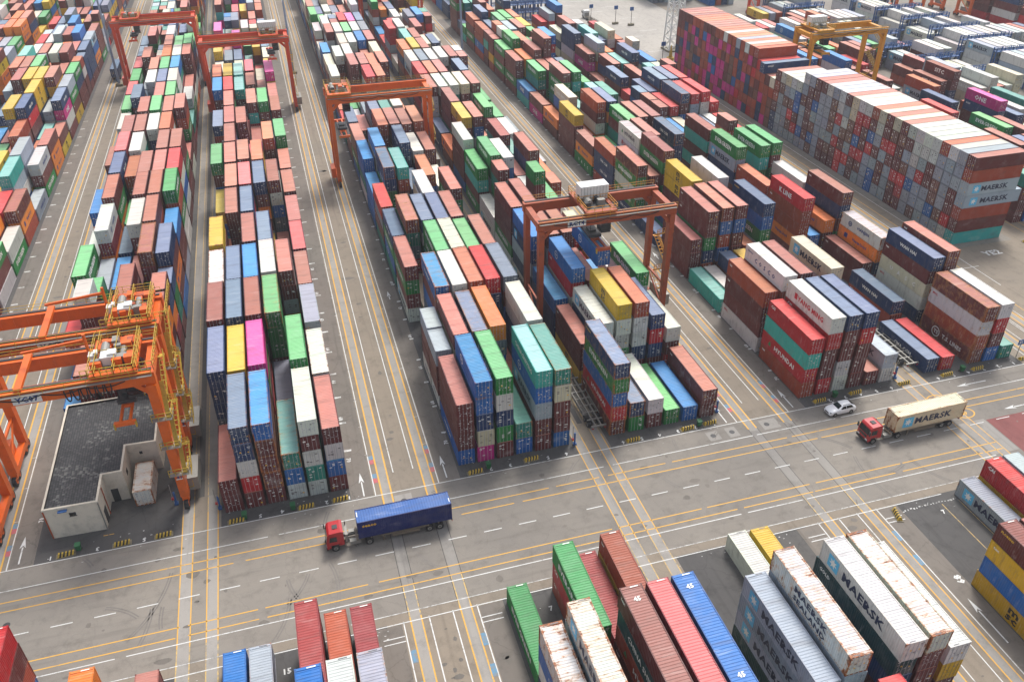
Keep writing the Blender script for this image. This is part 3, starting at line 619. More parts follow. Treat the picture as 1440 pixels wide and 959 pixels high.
# ------------------------------------------------------------------ which boxes show largest in view (a small software z-buffer)
def corners(bx):
    c, s = math.cos(bx['rot']), math.sin(bx['rot']); w = CW/2; o = []
    for z in (0, bx['h']):
        for X, Y in ((-w, 0), (w, 0), (w, bx['L']), (-w, bx['L'])):
            o.append((bx['x']+c*X-s*Y, bx['y']+s*X+c*Y, bx['z']+z))
    return np.array(o)
def visible_share():
    W_, H_ = 768, 511; sc = W_/1440.0
    ids = np.full((H_, W_), -1, int)
    P = np.array([corners(b) for b in BOX]); D = P-CAM
    zc = D@CF; px = (720+FPX*(D@CR)/zc)*sc; py = (479.5-FPX*(D@CU)/zc)*sc
    cen = np.linalg.norm(P.mean(1)-CAM, axis=1)
    FQ = ((4, 5, 6, 7), (0, 1, 5, 4), (1, 2, 6, 5), (2, 3, 7, 6), (3, 0, 4, 7))
    yy, xx = np.mgrid[0:H_, 0:W_]
    for i in np.argsort(-cen):
        if zc[i].min() < 1: continue
        for q in FQ:
            a = P[i][list(q)]; n = np.cross(a[1]-a[0], a[2]-a[0])
            if n@(CAM-a[0]) <= 0: continue
            X = px[i][list(q)]; Y = py[i][list(q)]
            x0, x1 = int(max(0, X.min())), int(min(W_-1, X.max()+1)); y0, y1 = int(max(0, Y.min())), int(min(H_-1, Y.max()+1))
            if x0 > x1 or y0 > y1: continue
            gx = xx[y0:y1+1, x0:x1+1]; gy = yy[y0:y1+1, x0:x1+1]; ok = None
            for e in range(4):
                f = (e+1) % 4; s = (X[f]-X[e])*(gy-Y[e])-(Y[f]-Y[e])*(gx-X[e])
                ok = (s >= 0) if ok is None else ok & (s >= 0)
            ok2 = None
            for e in range(4):
                f = (e+1) % 4; s = (X[f]-X[e])*(gy-Y[e])-(Y[f]-Y[e])*(gx-X[e])
                ok2 = (s <= 0) if ok2 is None else ok2 & (s <= 0)
            ids[y0:y1+1, x0:x1+1][ok | ok2] = i
    return np.bincount(ids[ids >= 0].ravel(), minlength=len(BOX))
share = visible_share()
NMAX = 292
order = np.argsort(-share)[:NMAX]
JLAB = {(171, 109): 'maroon container with four white letters, topmost behind the middle of the tall wall', (163, 106): 'rust-brown container just left of the maroon one with four white letters',
 (158, 93): 'navy blue container in front of the rust-brown one behind the tall wall', (164, 83): 'magenta container with three white letters behind the near end of the wall',
 (158, 136): 'bright blue container standing under the yellow gantry crane'}
def jkey(b): return (round(b['x']-CW/2), round(b['y']))
near = set(int(i) for i in order if share[i] > 0 and (BOX[i]['block'] != 'J' or (BOX[i]['top'] and jkey(BOX[i]) in JLAB)))
print('boxes', len(BOX), 'visible', int((share > 0).sum()), 'least px of the individual ones', int(share[order[-1]]))

# ------------------------------------------------------------------ labels
NTH = ['', 'first', 'second', 'third', 'fourth', 'fifth', 'sixth', 'seventh', 'eighth', 'ninth', 'tenth', 'eleventh', 'twelfth', 'thirteenth', 'fourteenth']
BDESC = {'Z': 'block in far top-left corner', 'A': 'block at left edge', 'B': 'block behind grey-roofed building', 'C': 'block beyond blue-laden truck', 'D': 'block left of brown crane',
         'E': 'block under brown crane', 'F': 'block behind white car', 'G': 'block right of white car', 'J': 'yard behind seven-high wall',
         'b': 'bottom-left foreground block', 'c': 'foreground block below blue-laden truck', 'd': 'foreground block with tall green box', 'e': 'foreground block with rusty white boxes', 'f': 'bottom-right foreground block'}
GDESC = {'Z': 'containers stacked in the far left block', 'A': 'containers stacked at the left edge', 'B': 'containers stacked behind the building', 'C': 'containers stacked in the block beyond the blue-laden truck', 'D': 'containers stacked in the centre block',
         'E': 'containers stacked under the brown crane', 'F': 'containers stacked behind the white car', 'G': 'containers stacked right of the white car', 'H': 'containers in the seven-high wall', 'J': 'containers in the yard behind the wall',
         'b': 'containers at the bottom left', 'c': 'containers in the foreground below the blue-laden truck', 'd': 'containers in the foreground block with the green boxes', 'e': 'containers in the foreground block with rusty boxes', 'f': 'containers at the bottom right'}
def ordinal(n):
    if n < len(NTH): return NTH[n]
    d = {15: 'fifteenth', 16: 'sixteenth', 17: 'seventeenth', 18: 'eighteenth', 19: 'nineteenth', 20: 'twentieth', 30: 'thirtieth', 40: 'fortieth', 50: 'fiftieth'}
    return d[n] if n in d else {2: 'twenty', 3: 'thirty', 4: 'forty', 5: 'fifty'}[n//10]+'-'+NTH[n % 10]
seen = {}
def label_of(bx):
    col = PAL[bx['c']][2]
    if bx['rust'] > 0.6: col = 'rust-stained '+col
    lev = 'top' if bx['top'] else ('bottom' if bx['lev'] == 1 else ordinal(bx['lev'])+' level')
    if bx['block'] == 'H':
        return f"{col} container, {lev}, {ordinal(bx['row'])} column from near end, seven-high wall"
    if bx['block'] == 'J':
        return JLAB[jkey(bx)]
    bay = bx['bay']
    if isinstance(bay, str): bd = {'a': 'bay nearest road', 'b': 'second bay back', 'c': 'third bay back'}[bay]
    else:
        k = int(bay); bd = 'front bay' if k == 0 else ordinal(k+1)+' bay'
        if bay != k: bd = 'rear half of '+bd
    row = {1: 'leftmost row', 6: 'rightmost row'}.get(bx['row'], ordinal(int(bx['row']))+' row')
    return f"{col} container, {lev}, {row}, {bd}, {BDESC[bx['block']]}"

def add_container(bx, label=None, group=None):
    root = empty('shipping_container', (bx['x'], bx['y'], bx['z']), bx['rot'])
    root.scale = (1, 1, (bx['h']-0.004)/CH)
    tag(root, label or label_of(bx), 'container', group or GDESC[bx['block']])
    D = CM[bx['L']]; r = random.Random(int(bx['x']*100)+int(bx['y']*10)+bx['lev'])
    base = pcol(bx['c'], rng=r); roof = pcol(bx['c'], True, bx['fade_sheen'], r); ru = float(min(1.0, bx['rust']*r.uniform(0.8, 1.2)))
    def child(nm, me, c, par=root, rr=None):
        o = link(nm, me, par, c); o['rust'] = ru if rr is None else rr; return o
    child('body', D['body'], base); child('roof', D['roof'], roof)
    fr = tuple(x*0.85 for x in base) if bx['c'] not in 'wke' else tuple(x*0.9 for x in base)
    child('frame', D['frame'], fr, rr=min(1.0, ru*1.15+.06))
    rodc = {'w': (.42, .44, .46), 'k': (.40, .42, .45), 'y': (.30, .26, .08), 'e': (.4, .38, .32)}.get(bx['c'], tuple(0.3*x+0.32 for x in base))
    for s in (-1, 1):
        d = child('door', D['door', s], tuple(x*0.97 for x in base), rr=ru*.8)
        for q in (0, 1): link('lock_rod', D['rod', s, q], d, rodc)
    if bx['liv']:
        em = None
        for nm, V, F, c in livery(bx['liv'], bx['side'], bx['L']):
            me = bpy.data.meshes.new(nm); me.from_pydata(V, [], F); me.materials.append(M['mark'])
            if nm == 'emblem': em = link('emblem', me, root, c)
            elif nm == 'emblem_star': link('star', me, em, c)
            else: link('lettering', me, root, c)
    if bx['block'] in 'bcdef':
        b = MB(); L = bx['L']; col = WHT if bx['c'] not in 'wkey' else (.09, .09, .1)
        b.quad([(-.1, L-.24, CH-.014), (.75, L-.24, CH-.014), (.75, L-.12, CH-.014), (-.1, L-.12, CH-.014)])
        b.quad([(-.75, .12, CH-.014), (-.1, .12, CH-.014), (-.1, .22, CH-.014), (-.75, .22, CH-.014)])
        b.build('roof_mark', M['mark'], root, col)
        if L > 13 and bx['c'] in 'mu':
            V, F, W_, H_ = text_polys('45')
            for yy in (L-2.0, 1.2):
                b = MB(); b.v = [(-.35+p*.75, yy+q*.75, CH-.006) for p, q in V]; b.f = list(F); b.m = [0]*len(F); b.build('lettering', M['mark'], root, WHT)
    # small marks on the doors: number plate, shipping marks
    b = MB()
    for x0, z0, w_, h_ in ((0.55, CH*0.80, 0.42, 0.10), (0.55, CH*0.73, 0.34, 0.06), (-0.95, CH*0.80, 0.30, 0.10), (0.60, CH*0.60, 0.22, 0.05), (-0.8, CH*0.30, 0.18, 0.12), (.34, CH*.66, .14, .2), (-.5, CH*.55, .2, .1), (.1, CH*.35, .16, .22), (-.95, CH*.66, .26, .05), (.6, CH*.2, .3, .07)):
        if r.random() < .6: b.quad([(x0, 0.018, z0), (x0+w_, 0.018, z0), (x0+w_, 0.018, z0+h_), (x0, 0.018, z0+h_)])
    if b.v: b.build('door_marks', M['mark'], root, WHT if bx['c'] not in 'wkey' else (.1, .09, .1))
    if r.random() < .6:
        b = MB(); x0 = r.choice((-.85, .5, -.5)); z0 = CH*r.uniform(.25, .6); b.quad([(x0, 0.016, z0), (x0+.2, 0.016, z0), (x0+.2, 0.016, z0+.2), (x0, 0.016, z0+.2)])
        x0 = -x0; z0 = CH*r.uniform(.15, .5); b.quad([(x0, 0.016, z0), (x0+.16, 0.016, z0), (x0+.16, 0.016, z0+.2), (x0, 0.016, z0+.2)])
        b.build('warning_sticker', M['mark'], root, YEL)
    return root

for i in sorted(near): add_container(BOX[i])

# ------------------------------------------------------------------ every other container: one object
fv = []; ff = []; fc = []
def F4(P, c):
    n = len(fv); fv.extend(P); ff.append(tuple(range(n, n+len(P)))); fc.append(c)
for i, bx in enumerate(BOX):
    if i in near: continue
    r = random.Random(int(bx['x']*100)+int(bx['y']*10)+bx['lev'])
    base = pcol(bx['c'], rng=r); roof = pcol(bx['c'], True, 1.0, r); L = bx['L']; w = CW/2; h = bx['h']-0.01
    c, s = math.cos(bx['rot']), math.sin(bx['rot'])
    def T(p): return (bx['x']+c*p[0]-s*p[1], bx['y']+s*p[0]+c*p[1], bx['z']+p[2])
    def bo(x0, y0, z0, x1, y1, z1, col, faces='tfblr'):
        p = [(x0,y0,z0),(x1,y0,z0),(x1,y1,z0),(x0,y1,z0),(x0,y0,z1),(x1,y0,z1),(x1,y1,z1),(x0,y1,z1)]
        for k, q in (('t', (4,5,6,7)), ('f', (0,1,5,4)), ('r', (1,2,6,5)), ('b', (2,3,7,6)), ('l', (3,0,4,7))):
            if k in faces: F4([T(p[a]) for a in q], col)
    dk = tuple(x*(0.55 if bx['block'] == 'H' and bx['c'] in 'wkl' else 0.7) for x in base)  # frame colour darkened to paint in the shaded gaps between boxes
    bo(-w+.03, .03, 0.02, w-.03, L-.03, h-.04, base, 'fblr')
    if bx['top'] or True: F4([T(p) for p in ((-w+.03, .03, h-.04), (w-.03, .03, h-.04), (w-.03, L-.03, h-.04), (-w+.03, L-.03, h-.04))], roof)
    vis = share[i] > 0
    if vis:
        for sx in (-1, 1):       # posts and rails
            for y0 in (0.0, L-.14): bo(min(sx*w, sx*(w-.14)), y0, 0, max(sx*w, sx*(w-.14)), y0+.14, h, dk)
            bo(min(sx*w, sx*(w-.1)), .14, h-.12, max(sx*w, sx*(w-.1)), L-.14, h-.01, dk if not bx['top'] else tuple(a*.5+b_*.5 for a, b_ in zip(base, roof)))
        rc = (.24, .27, .30) if bx['c'] in 'wke' else tuple(0.4*x+0.30 for x in base)
        if bx['block'] == 'H':
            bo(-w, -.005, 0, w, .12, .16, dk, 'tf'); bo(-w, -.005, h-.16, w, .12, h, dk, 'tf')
        if (bx['block'] == 'H' and bx['row'] < 30) or (bx['block'] != 'H' and bx['y'] < 190):
            for x in (-.78, -.28, .28, .78): bo(x-.022, -.03, .08, x+.022, .02, h-.1, rc, 'flr')
            bo(-.012, -.004, .1, .012, .03, h-.1, tuple(x*.3 for x in base), 'f')
            for _ in range(5):
                x0 = r.choice((-.9, .35, .5, -.5)); z0 = r.uniform(.25, .85)*h
                F4([T((x0, -.034, z0)), T((x0+.34, -.034, z0)), T((x0+.34, -.034, z0+.14)), T((x0, -.034, z0+.14))], WHT if bx['c'] not in 'wkey' else (.14, .12, .12))
            if r.random() < .4:
                x0 = r.choice((-.9, .6)); z0 = r.uniform(.2, .5)*h
                F4([T((x0, -.036, z0)), T((x0+.22, -.036, z0)), T((x0+.22, -.036, z0+.2)), T((x0, -.036, z0+.2))], YEL)
        if bx['liv']:
            for nm, V, Fs, col in livery(bx['liv'], bx['side'], L):
                n = len(fv); zs = (bx['h'])/CH
                fv.extend([T((p[0]*(1.006), p[1], p[2]*zs)) for p in V])
                for q in Fs: ff.append(tuple(n+a for a in q)); fc.append(col)
me = bpy.data.meshes.new('containers'); me.from_pydata(fv, [], ff)
ca = me.color_attributes.new('Col', 'FLOAT_COLOR', 'CORNER')
tot = np.array([len(f) for f in ff]); arr = np.repeat(np.array([(*c, 1.0) for c in fc], dtype=np.float32), tot, axis=0)
ca.data.foreach_set('color', arr.ravel()); me.materials.append(M['far']); me.update()
far = link('distant_containers', me)
tag(far, 'countless stacked containers filling the distant yard in every colour', 'containers', 'containers stacked in the distance', 'stuff')
print('far faces', len(ff))
# ------------------------------------------------------------------ ground
def ground_mat(name, col, col2, crack=0.0, tracks=0.0, spec=0.3):
    m, nt, b = newmat(name); geo = nd(nt, 'ShaderNodeNewGeometry'); P = geo.outputs['Position']
    n1 = noise(nt, P, 0.035, 6, 0.65); n2 = noise(nt, P, 0.45, 6, 0.7); n3 = noise(nt, P, 9.0, 3, 0.7)
    n4 = noise(nt, vmap(nt, P, (0.06, 0.9, 1)), 1.0, 5, 0.6); n5 = noise(nt, vmap(nt, P, (1.1, 0.045, 1)), 1.0, 5, 0.6)
    c = mixc(nt, ramp(nt, n1, 0.35, 0.7), col, col2)
    c = mixc(nt, math_(nt, 'MULTIPLY', ramp(nt, n2, 0.47, 0.74), 0.5), c, tuple(x*0.45 for x in col))
    c = mixc(nt, math_(nt, 'MULTIPLY', ramp(nt, n4 if tracks > 0 else n5, 0.52, 0.75), 0.38), c, tuple(x*0.42 for x in col))
    c = mixc(nt, math_(nt, 'MULTIPLY', ramp(nt, n3, 0.45, 0.85), 0.30), c, tuple(min(1, x*1.45) for x in col))
    n6 = noise(nt, P, 1.7, 7, 0.75)
    c = mixc(nt, math_(nt, 'MULTIPLY', ramp(nt, n6, 0.62, 0.72), 0.45), c, tuple(x*0.35 for x in col))
    # slab joints
    if crack:
        v = nd(nt, 'ShaderNodeTexVoronoi', feature='DISTANCE_TO_EDGE'); v.inputs['Scale'].default_value = 0.16
        wv = nd(nt, 'ShaderNodeVectorMath', operation='ADD'); nt.links.new(P, wv.inputs[0]); nz = nd(nt, 'ShaderNodeTexNoise'); nz.inputs['Scale'].default_value = 1.2; nz.inputs['Detail'].default_value = 5
        nt.links.new(P, nz.inputs['Vector']); nt.links.new(nz.outputs['Color'], wv.inputs[1]); nt.links.new(wv.outputs[0], v.inputs['Vector'])
        ck = math_(nt, 'SUBTRACT', 1.0, ramp(nt, v.outputs['Distance'], 0.0, 0.012))
        c = mixc(nt, math_(nt, 'MULTIPLY', ck, crack), c, tuple(x*0.3 for x in col))
    nt.links.new(c, b.inputs['Base Color']); b.inputs['Roughness'].default_value = 0.85; b.inputs['Specular IOR Level'].default_value = spec
    bp = nd(nt, 'ShaderNodeBump'); bp.inputs['Strength'].default_value = 0.25; bp.inputs['Distance'].default_value = 0.02
    nt.links.new(n3, bp.inputs['Height']); nt.links.new(bp.outputs[0], b.inputs['Normal'])
    return m
def line_mat(name, col, wear=0.5):
    m, nt, b = newmat(name); geo = nd(nt, 'ShaderNodeNewGeometry'); P = geo.outputs['Position']
    n = noise(nt, P, 1.6, 6, 0.75); n2 = noise(nt, P, 0.12, 3, 0.6)
    w = math_(nt, 'ADD', math_(nt, 'MULTIPLY', n, 0.7), math_(nt, 'MULTIPLY', n2, 0.3))
    k = math_(nt, 'MULTIPLY', ramp(nt, w, 0.68-0.25*wear, 0.80-0.2*wear), 0.9)
    nt.links.new(mixc(nt, k, col, (0.19, 0.18, 0.165)), b.inputs['Base Color']); b.inputs['Roughness'].default_value = 0.7
    return m
G_LANE = ground_mat('lane_concrete', (0.240, 0.200, 0.155), (0.190, 0.162, 0.130), 0.15)
G_ROAD = ground_mat('road_concrete', (0.232, 0.208, 0.178), (0.176, 0.160, 0.142), 0.15, tracks=1)
G_YARD = ground_mat('yard_asphalt', (0.070, 0.067, 0.066), (0.100, 0.095, 0.090), 0.3)
G_STRIP = ground_mat('runway_concrete', (0.30, 0.28, 0.255), (0.25, 0.235, 0.215), 0.0)
G_STRIPD = ground_mat('worn_runway', (0.265, 0.247, 0.222), (0.20, 0.188, 0.175), 0.0)
G_APRON = ground_mat('apron_concrete', (0.38, 0.35, 0.31), (0.31, 0.288, 0.26), 0.3)
G_RED = ground_mat('red_asphalt', (0.24, 0.075, 0.072), (0.19, 0.07, 0.065), 0.2)
L_W = line_mat('white_line', (0.60, 0.60, 0.58), 0.7); L_Y = line_mat('yellow_line', (0.62, 0.335, 0.045), 0.6)
G_WHEEL = ground_mat('wheel_worn_asphalt', (0.150, 0.132, 0.115), (0.185, 0.162, 0.138), 0.3)
L_YW = line_mat('worn_yellow_line', (0.55, 0.36, 0.10), 1.0); L_WW = line_mat('worn_white_line', (0.62, 0.62, 0.60), 1.0)
L_B = line_mat('blue_mark', (0.09, 0.22, 0.34), 1.0); L_R = line_mat('red_mark', (0.42, 0.09, 0.10), 0.8)

def sheet(name, rects, z, mat, sub=None):
    b = MB()
    for x0, y0, x1, y1 in rects: b.quad([(x0, y0, z), (x1, y0, z), (x1, y1, z), (x0, y1, z)])
    o = b.build(name, mat); o['kind'] = 'structure'; return o
sheet('ground', [(-2500, -1500, 3000, 4000)], 0.0, G_LANE)
sheet('cross_road', [(-600, -22.9, 900, -2.6)], 0.004, G_ROAD)
PER = 55.2
yd = []; apr = []
for n in range(-3, 3):
    a = n*PER
    if n <= 1:
        yd += [(a-0.4, -2.6+0.1, a+17.4, 345), (a+22.4, -2.6+0.1, a+40.9, 345)]
        yd += [(a+19.4, 4, a+20.2, 345)]
        yd += [(a-0.4, -400, a+17.4, -24.2), (a+22.4, -400, a+40.9, -24.2)]
yd = [r for r in yd if not (r[0] > 50 and r[1] > -5)] + [(54.3, -2.5, 72.6, 262), (77.4, -2.5, 96.0, 212)]
sheet('stacking_yard', yd, 0.004, G_YARD)
sheet('worn_lane_edge', [(n*PER+a_, y0, n*PER+b_, y1) for n in (-1, 0, 1) for a_, b_ in ((-15.7, -12.6), (-3.3, -.42)) for y0, y1 in ((-2.4, 262), (-400, -24.5))], 0.0045, G_WHEEL)
sheet('wall_yard', [(112, 35, 128, 172), (150, 20, 262, 330)], 0.004, G_ROAD)
sheet('apron', [(97.5, 178, 147, 420), (110, 172.2, 160, 178), (72.8, 262.2, 97.3, 420)], 0.006, G_APRON)
sheet('red_pavement', [(79.4, -29, 110, -12.9)], 0.008, G_RED)
sheet('pavement_repair', [(74.6, -19.8, 79.2, -12.6), (40.2, -5.5, 41.9, -3.3), (37.0, -5.4, 38.9, -3.4), (46.0, -5.4, 48.8, -3.2), (-10.0, -6.0, -7.6, -3.3)], 0.010, G_STRIP)
# crane runways: light strips with yellow edges, white lane lines
strips = []; stripsd = []; ye = []; wl = []
def vline(x, y0, y1, w=0.16): w *= .82; return (x-w/2, y0, x+w/2, y1)
def hline(y, x0, x1, w=0.16): w *= .82; return (x0, y-w/2, x1, y+w/2)
YTOP = 350; Y0 = -2.6; YB = -24.2
yw = []
for n in range(-2, 3):
    a = n*PER
    lx = (a-11.5, a-10.2, a-5.5, a-4.2)
    ytop = YTOP if n < 2 else 178
    for (x0, x1) in ((lx[0], lx[1]), (lx[2], lx[3])):
        strips += [(x0, Y0-2.5, x1, ytop), (x0, -400, x1, YB+1.5)]
        stripsd.append((x0, YB+1.5, x1, Y0-2.5))
        for x in (x0, x1): ye += [vline(x, Y0-2.0, ytop, .27), vline(x, -120, YB+.4, .2)]; yw.append(vline(x, YB+.4, YB+5, .18))
    for x in (a-12.35, a-9.3, a-6.45, a-3.5): wl += [vline(x, Y0 if x in (a-12.35, a-3.5) else Y0+4, ytop, .17), vline(x, -120, YB, .17)]
    if n < 2:
        for x0, x1 in ((a+17.5, a+18.9), (a+20.7, a+22.0)):
            stripsd += [(x0, 4, x1, 345), (x0, -400, x1, YB-4)]; strips.append((x0, YB-4, x1, 4))
            for x in (x0, x1): ye.append(vline(x, Y0-18, Y0+3.5, .16)); yw += [vline(x, Y0+3.5, 340, .14), vline(x, YB-4, Y0-18, .16)]
sheet('crane_runway', strips, 0.012, G_STRIP); sheet('worn_crane_runway', stripsd, 0.012, G_STRIPD)
wlw = []
wl += [hline(-2.6, -400, 400, .15), hline(-24.35, -400, 62, .15)]
# long lane lines of the road; broken where the runways cross
def segs(y, x0, x1, w, dst, brk=.15):
    r = random.Random(int(y*100)); x = x0
    while x < x1:
        l = r.uniform(5, 16); dst.append(hline(y, x, min(x+l, x1), w)); x += l+(r.uniform(.3, 1.6) if r.random() < brk else 0)
segs(-6.05, -200, 160, .15, wl, .5); segs(-19.95, -200, 75, .15, wl, .4); segs(-22.9, -52, 74, .13, wlw, .3)
segs(-7.9, -200, 160, .18, ye, .6); segs(-9.35, -200, 160, .18, ye, .6); segs(-17.55, -200, 77, .18, ye, .6); segs(-19.0, -200, 77, .18, ye, .6)
x = -90.0
while x < 140:
    wl.append(hline(-13.25, x, x+2.4, .16)); x += 4.75
wl += [hline(-22.2+18.2, 300, 301, .1)]
# bay ticks along the lanes, cross marks
for n in range(-1, 2):
    a = n*PER
    for k in range(0, 26):
        y = 6.2+k*6.62
        wlw += [hline(y, a-12.7, a-12.1, .1), hline(y, a-4.1, a-3.6, .1)]
        wlw += [(a-15.6, y+1.5, a-14.4, y+1.9), (a-.9, y+1.5, a-.2, y+1.9)]
    for y in (-26.2, -26.9): wl += [hline(y, a-3.4, a-.9, .14), hline(y, a-15, a-12.5, .14)]
for y in (27.5, 41.0): wl.append(hline(y, 100, 113, .16))
wl += [vline(103.5, -2.6, 172, .17), vline(111.6, 20, 172, .17)]
for x in (106.5, 108.9): ye.append(vline(x, -2.6, 172, .17))
for x in (133, 135.5): ye.append(vline(x, 0, 60, .17))
for k in range(18): wl.append(hline(185+k*7, 105+(k % 3)*9, 112+(k % 3)*9, .3))
# dashed outline of the empty ground slots (front right)
for x in (63.5, 60.8): 
    yw.append(vline(x, -50, -26, .12))
r = random.Random(4)
for k in range(26): wlw.append((55.2+k*.45, -25.7+r.uniform(-.12, .12), 55.2+k*.45+r.uniform(.1, .35), -25.5+r.uniform(-.1, .1)))
for n in range(-1, 2):
    for q in range(60):
        x = n*PER+r.uniform(-.5, 41); y = r.uniform(-27, -24.8) if q % 2 else r.uniform(-4, 0); wlw.append((x, y, x+r.uniform(.05, .3), y+r.uniform(.04, .12)))
sheet('white_lane_markings', wl, 0.018, L_W); sheet('yellow_lane_markings', ye, 0.016, L_Y); sheet('worn_yellow_markings', yw, 0.0165, L_YW); sheet('worn_white_markings', wlw, 0.0185, L_WW)
bl = []; rd = []
for n in range(-1, 2):
    a = n*PER
    for x0 in (a-12.25, a-4.15):
        for y0 in (4.9, 0.9): bl.append((x0, y0, x0+.62, y0+.95)); rd.append((x0, y0-.95, x0+.62, y0-.002))
        for y0 in (-30, -34.2): bl.append((x0, y0, x0+.62, y0+1.7))
sheet('blue_lane_markings', bl, 0.020, L_B); sheet('red_lane_markings', rd, 0.020, L_R)
# oil stains, tyre marks and joints on the road
dk = []; r = random.Random(9)
for n in range(-2, 3):
    for x in ((n*PER-11.62, n*PER-10.12, n*PER-5.62, n*PER-4.12) if True else ()): dk.append(vline(x, YB+1, Y0-1, .09))
sheet('slab_joints', dk, 0.0135, M['dark'])
st = MB()
for _ in range(260):
    x, y = r.uniform(-75, 110), r.choice((r.uniform(-22, -4), r.uniform(-2, 120), r.uniform(-60, -25)))
    if y > -2 or y < -25: x = r.choice((-55.2, 0, 55.2))+r.choice((-14, -8, -7.4, -2, -13.2, -8.5))+r.uniform(-.6, .6)
    R0 = r.uniform(.12, .55)*(1.6 if r.random() < .15 else 1); n_ = 9; sx, sy = r.uniform(.6, 1.8), r.uniform(.6, 1.2)
    st.quad([(x+math.cos(2*PI*k/n_)*R0*sx*r.uniform(.7, 1.15), y+math.sin(2*PI*k/n_)*R0*sy*r.uniform(.7, 1.15), 0.0142) for k in range(n_)])
o = st.build('oil_stains', ground_mat('oil_stain', (0.14, 0.126, 0.110), (0.175, 0.156, 0.135), 0.0)); o['kind'] = 'structure'
st = MB()
for _ in range(34):
    x, y, a0 = r.uniform(-60, 90), r.uniform(-20, -6), r.uniform(0, 2*PI); R0 = r.uniform(7, 16); da = r.uniform(.3, .9)
    for off in (0, .32):
        for k in range(10):
            t0 = a0+da*k/10; t1 = a0+da*(k+1)/10
            P4 = [(x+math.cos(t)*(R0+q+off), max(-23.5, min(-3, y+math.sin(t)*(R0+q+off))), 0.0148) for t, q in ((t0, 0), (t1, 0), (t1, .16), (t0, .16))]
            if all(-23 < p[1] < -3.2 for p in P4): st.quad(P4[::-1] if False else P4)
o = st.build('tyre_marks', ground_mat('tyre_mark', (0.168, 0.153, 0.138), (0.198, 0.180, 0.162), 0.0)); o['kind'] = 'structure'
b = MB()
def arrow(x, y, dx, dy, L, z=0.020):
    d = Vector((dx, dy)); q = Vector((-dy, dx)); p = Vector((x, y))
    def P(t, s): v_ = p+d*t+q*s; return (v_.x, v_.y, z)
    b.quad([P(-L, -.09), P(-L, .09), P(-1.9, .09), P(-1.9, -.09)]); b.quad([P(-2.1, -.38), P(0, 0), P(-2.1, .38), P(-1.6, 0)])
for n in range(-1, 2):
    a = n*PER; arrow(a-2.2, 3.0, 0, 1, 4.8); arrow(a-13.9, 2.6, 0, 1, 4.8); arrow(a-2.2, -40, 0, 1, 6.5); arrow(a-2.0, 52, 0, 1, 3.2)
arrow(81, -4.6, -1, 0, 5.6); arrow(84, -11.5, -1, 0, 5.6)
def gtext(s, x, y, size, rz=0.0, z=0.020):
    V, F, W_, H_ = text_polys(s); c, s_ = math.cos(rz), math.sin(rz); n = len(b.v)
    b.v += [(x+size*(c*p-s_*q), y+size*(s_*p+c*q), z) for p, q in V]
    for f in F: b.f.append(tuple(n+k for k in f)); b.m.append(0)
for n in range(-1, 2):
    a = n*PER
    for k, num in enumerate(('70', '68', '66', '64', '62', '60', '58')):
        y = 5.2+k*PV*.75; gtext(num, a-.35, y, .85, PI/2); gtext(num, a-15.4, y+1, .85, -PI/2)
    for k in range(6):
        gtext(str(k+1), a+1.6+k*2.84, -1.6, .9, PI); gtext(str(6-k), a+24.7+k*2.94, -1.6, .9, PI)
    gtext('68', a-.6, -38.0, 1.3, PI/2); gtext('68', a-14.9, -36, 1.3, -PI/2); gtext('66', a-.6, -52, 1.3, PI/2)
    gtext('7', a+4.6, -27.6, .9, 0); gtext('4', a-23, -28.6, .9, 0); gtext('15', a+29, -27.4, 1.0, 0)
gtext('YE2', 117.5, 30.5, 2.4, 0)
o = b.build('painted_arrows_and_numbers', L_W); o['kind'] = 'structure'
b = MB()
for cx, cy in ((75.6, -6.6), (77.4, -10.6), (72.5, -24.0)):
    for k in range(24):
        t0 = 2*PI*k/24; t1 = 2*PI*(k+1)/24
        b.quad([(cx+math.cos(t)*R*1.15, cy+math.sin(t)*R*.8, .022) for t, R in ((t0, 1.5), (t1, 1.5), (t1, 1.3), (t0, 1.3))])
    gtext('40', cx-.85, cy-.45, 1.25, 0, .022)
for x in (-46.9, -47.6): b.quad([(x, .2, .02), (x+.6, .2, .02), (x+.6, .3, .02), (x, .3, .02)])
for k in range(7): b.quad([(87+k*1.9, -19-k*.3, .022), (88.2+k*1.9, -18.6-k*.3, .022), (88.1+k*1.9, -18.3-k*.3, .022), (86.9+k*1.9, -18.8-k*.3, .022)])
o = b.build('painted_speed_signs', L_Y); o['kind'] = 'structure'
b = MB()
for cx, cy in ((37.9, -4.4), (41, -4.4), (46.9, -4.3), (-8.8, -4.6), (-57, -11.5)):
    n = len(b.v); K = 16; b.v += [(cx+math.cos(2*PI*k/K)*.42, cy+math.sin(2*PI*k/K)*.42, .024) for k in range(K)]; b.f.append(tuple(n+k for k in range(K))); b.m.append(0)
o = b.build('manhole_covers', M['dark']); o['kind'] = 'structure'
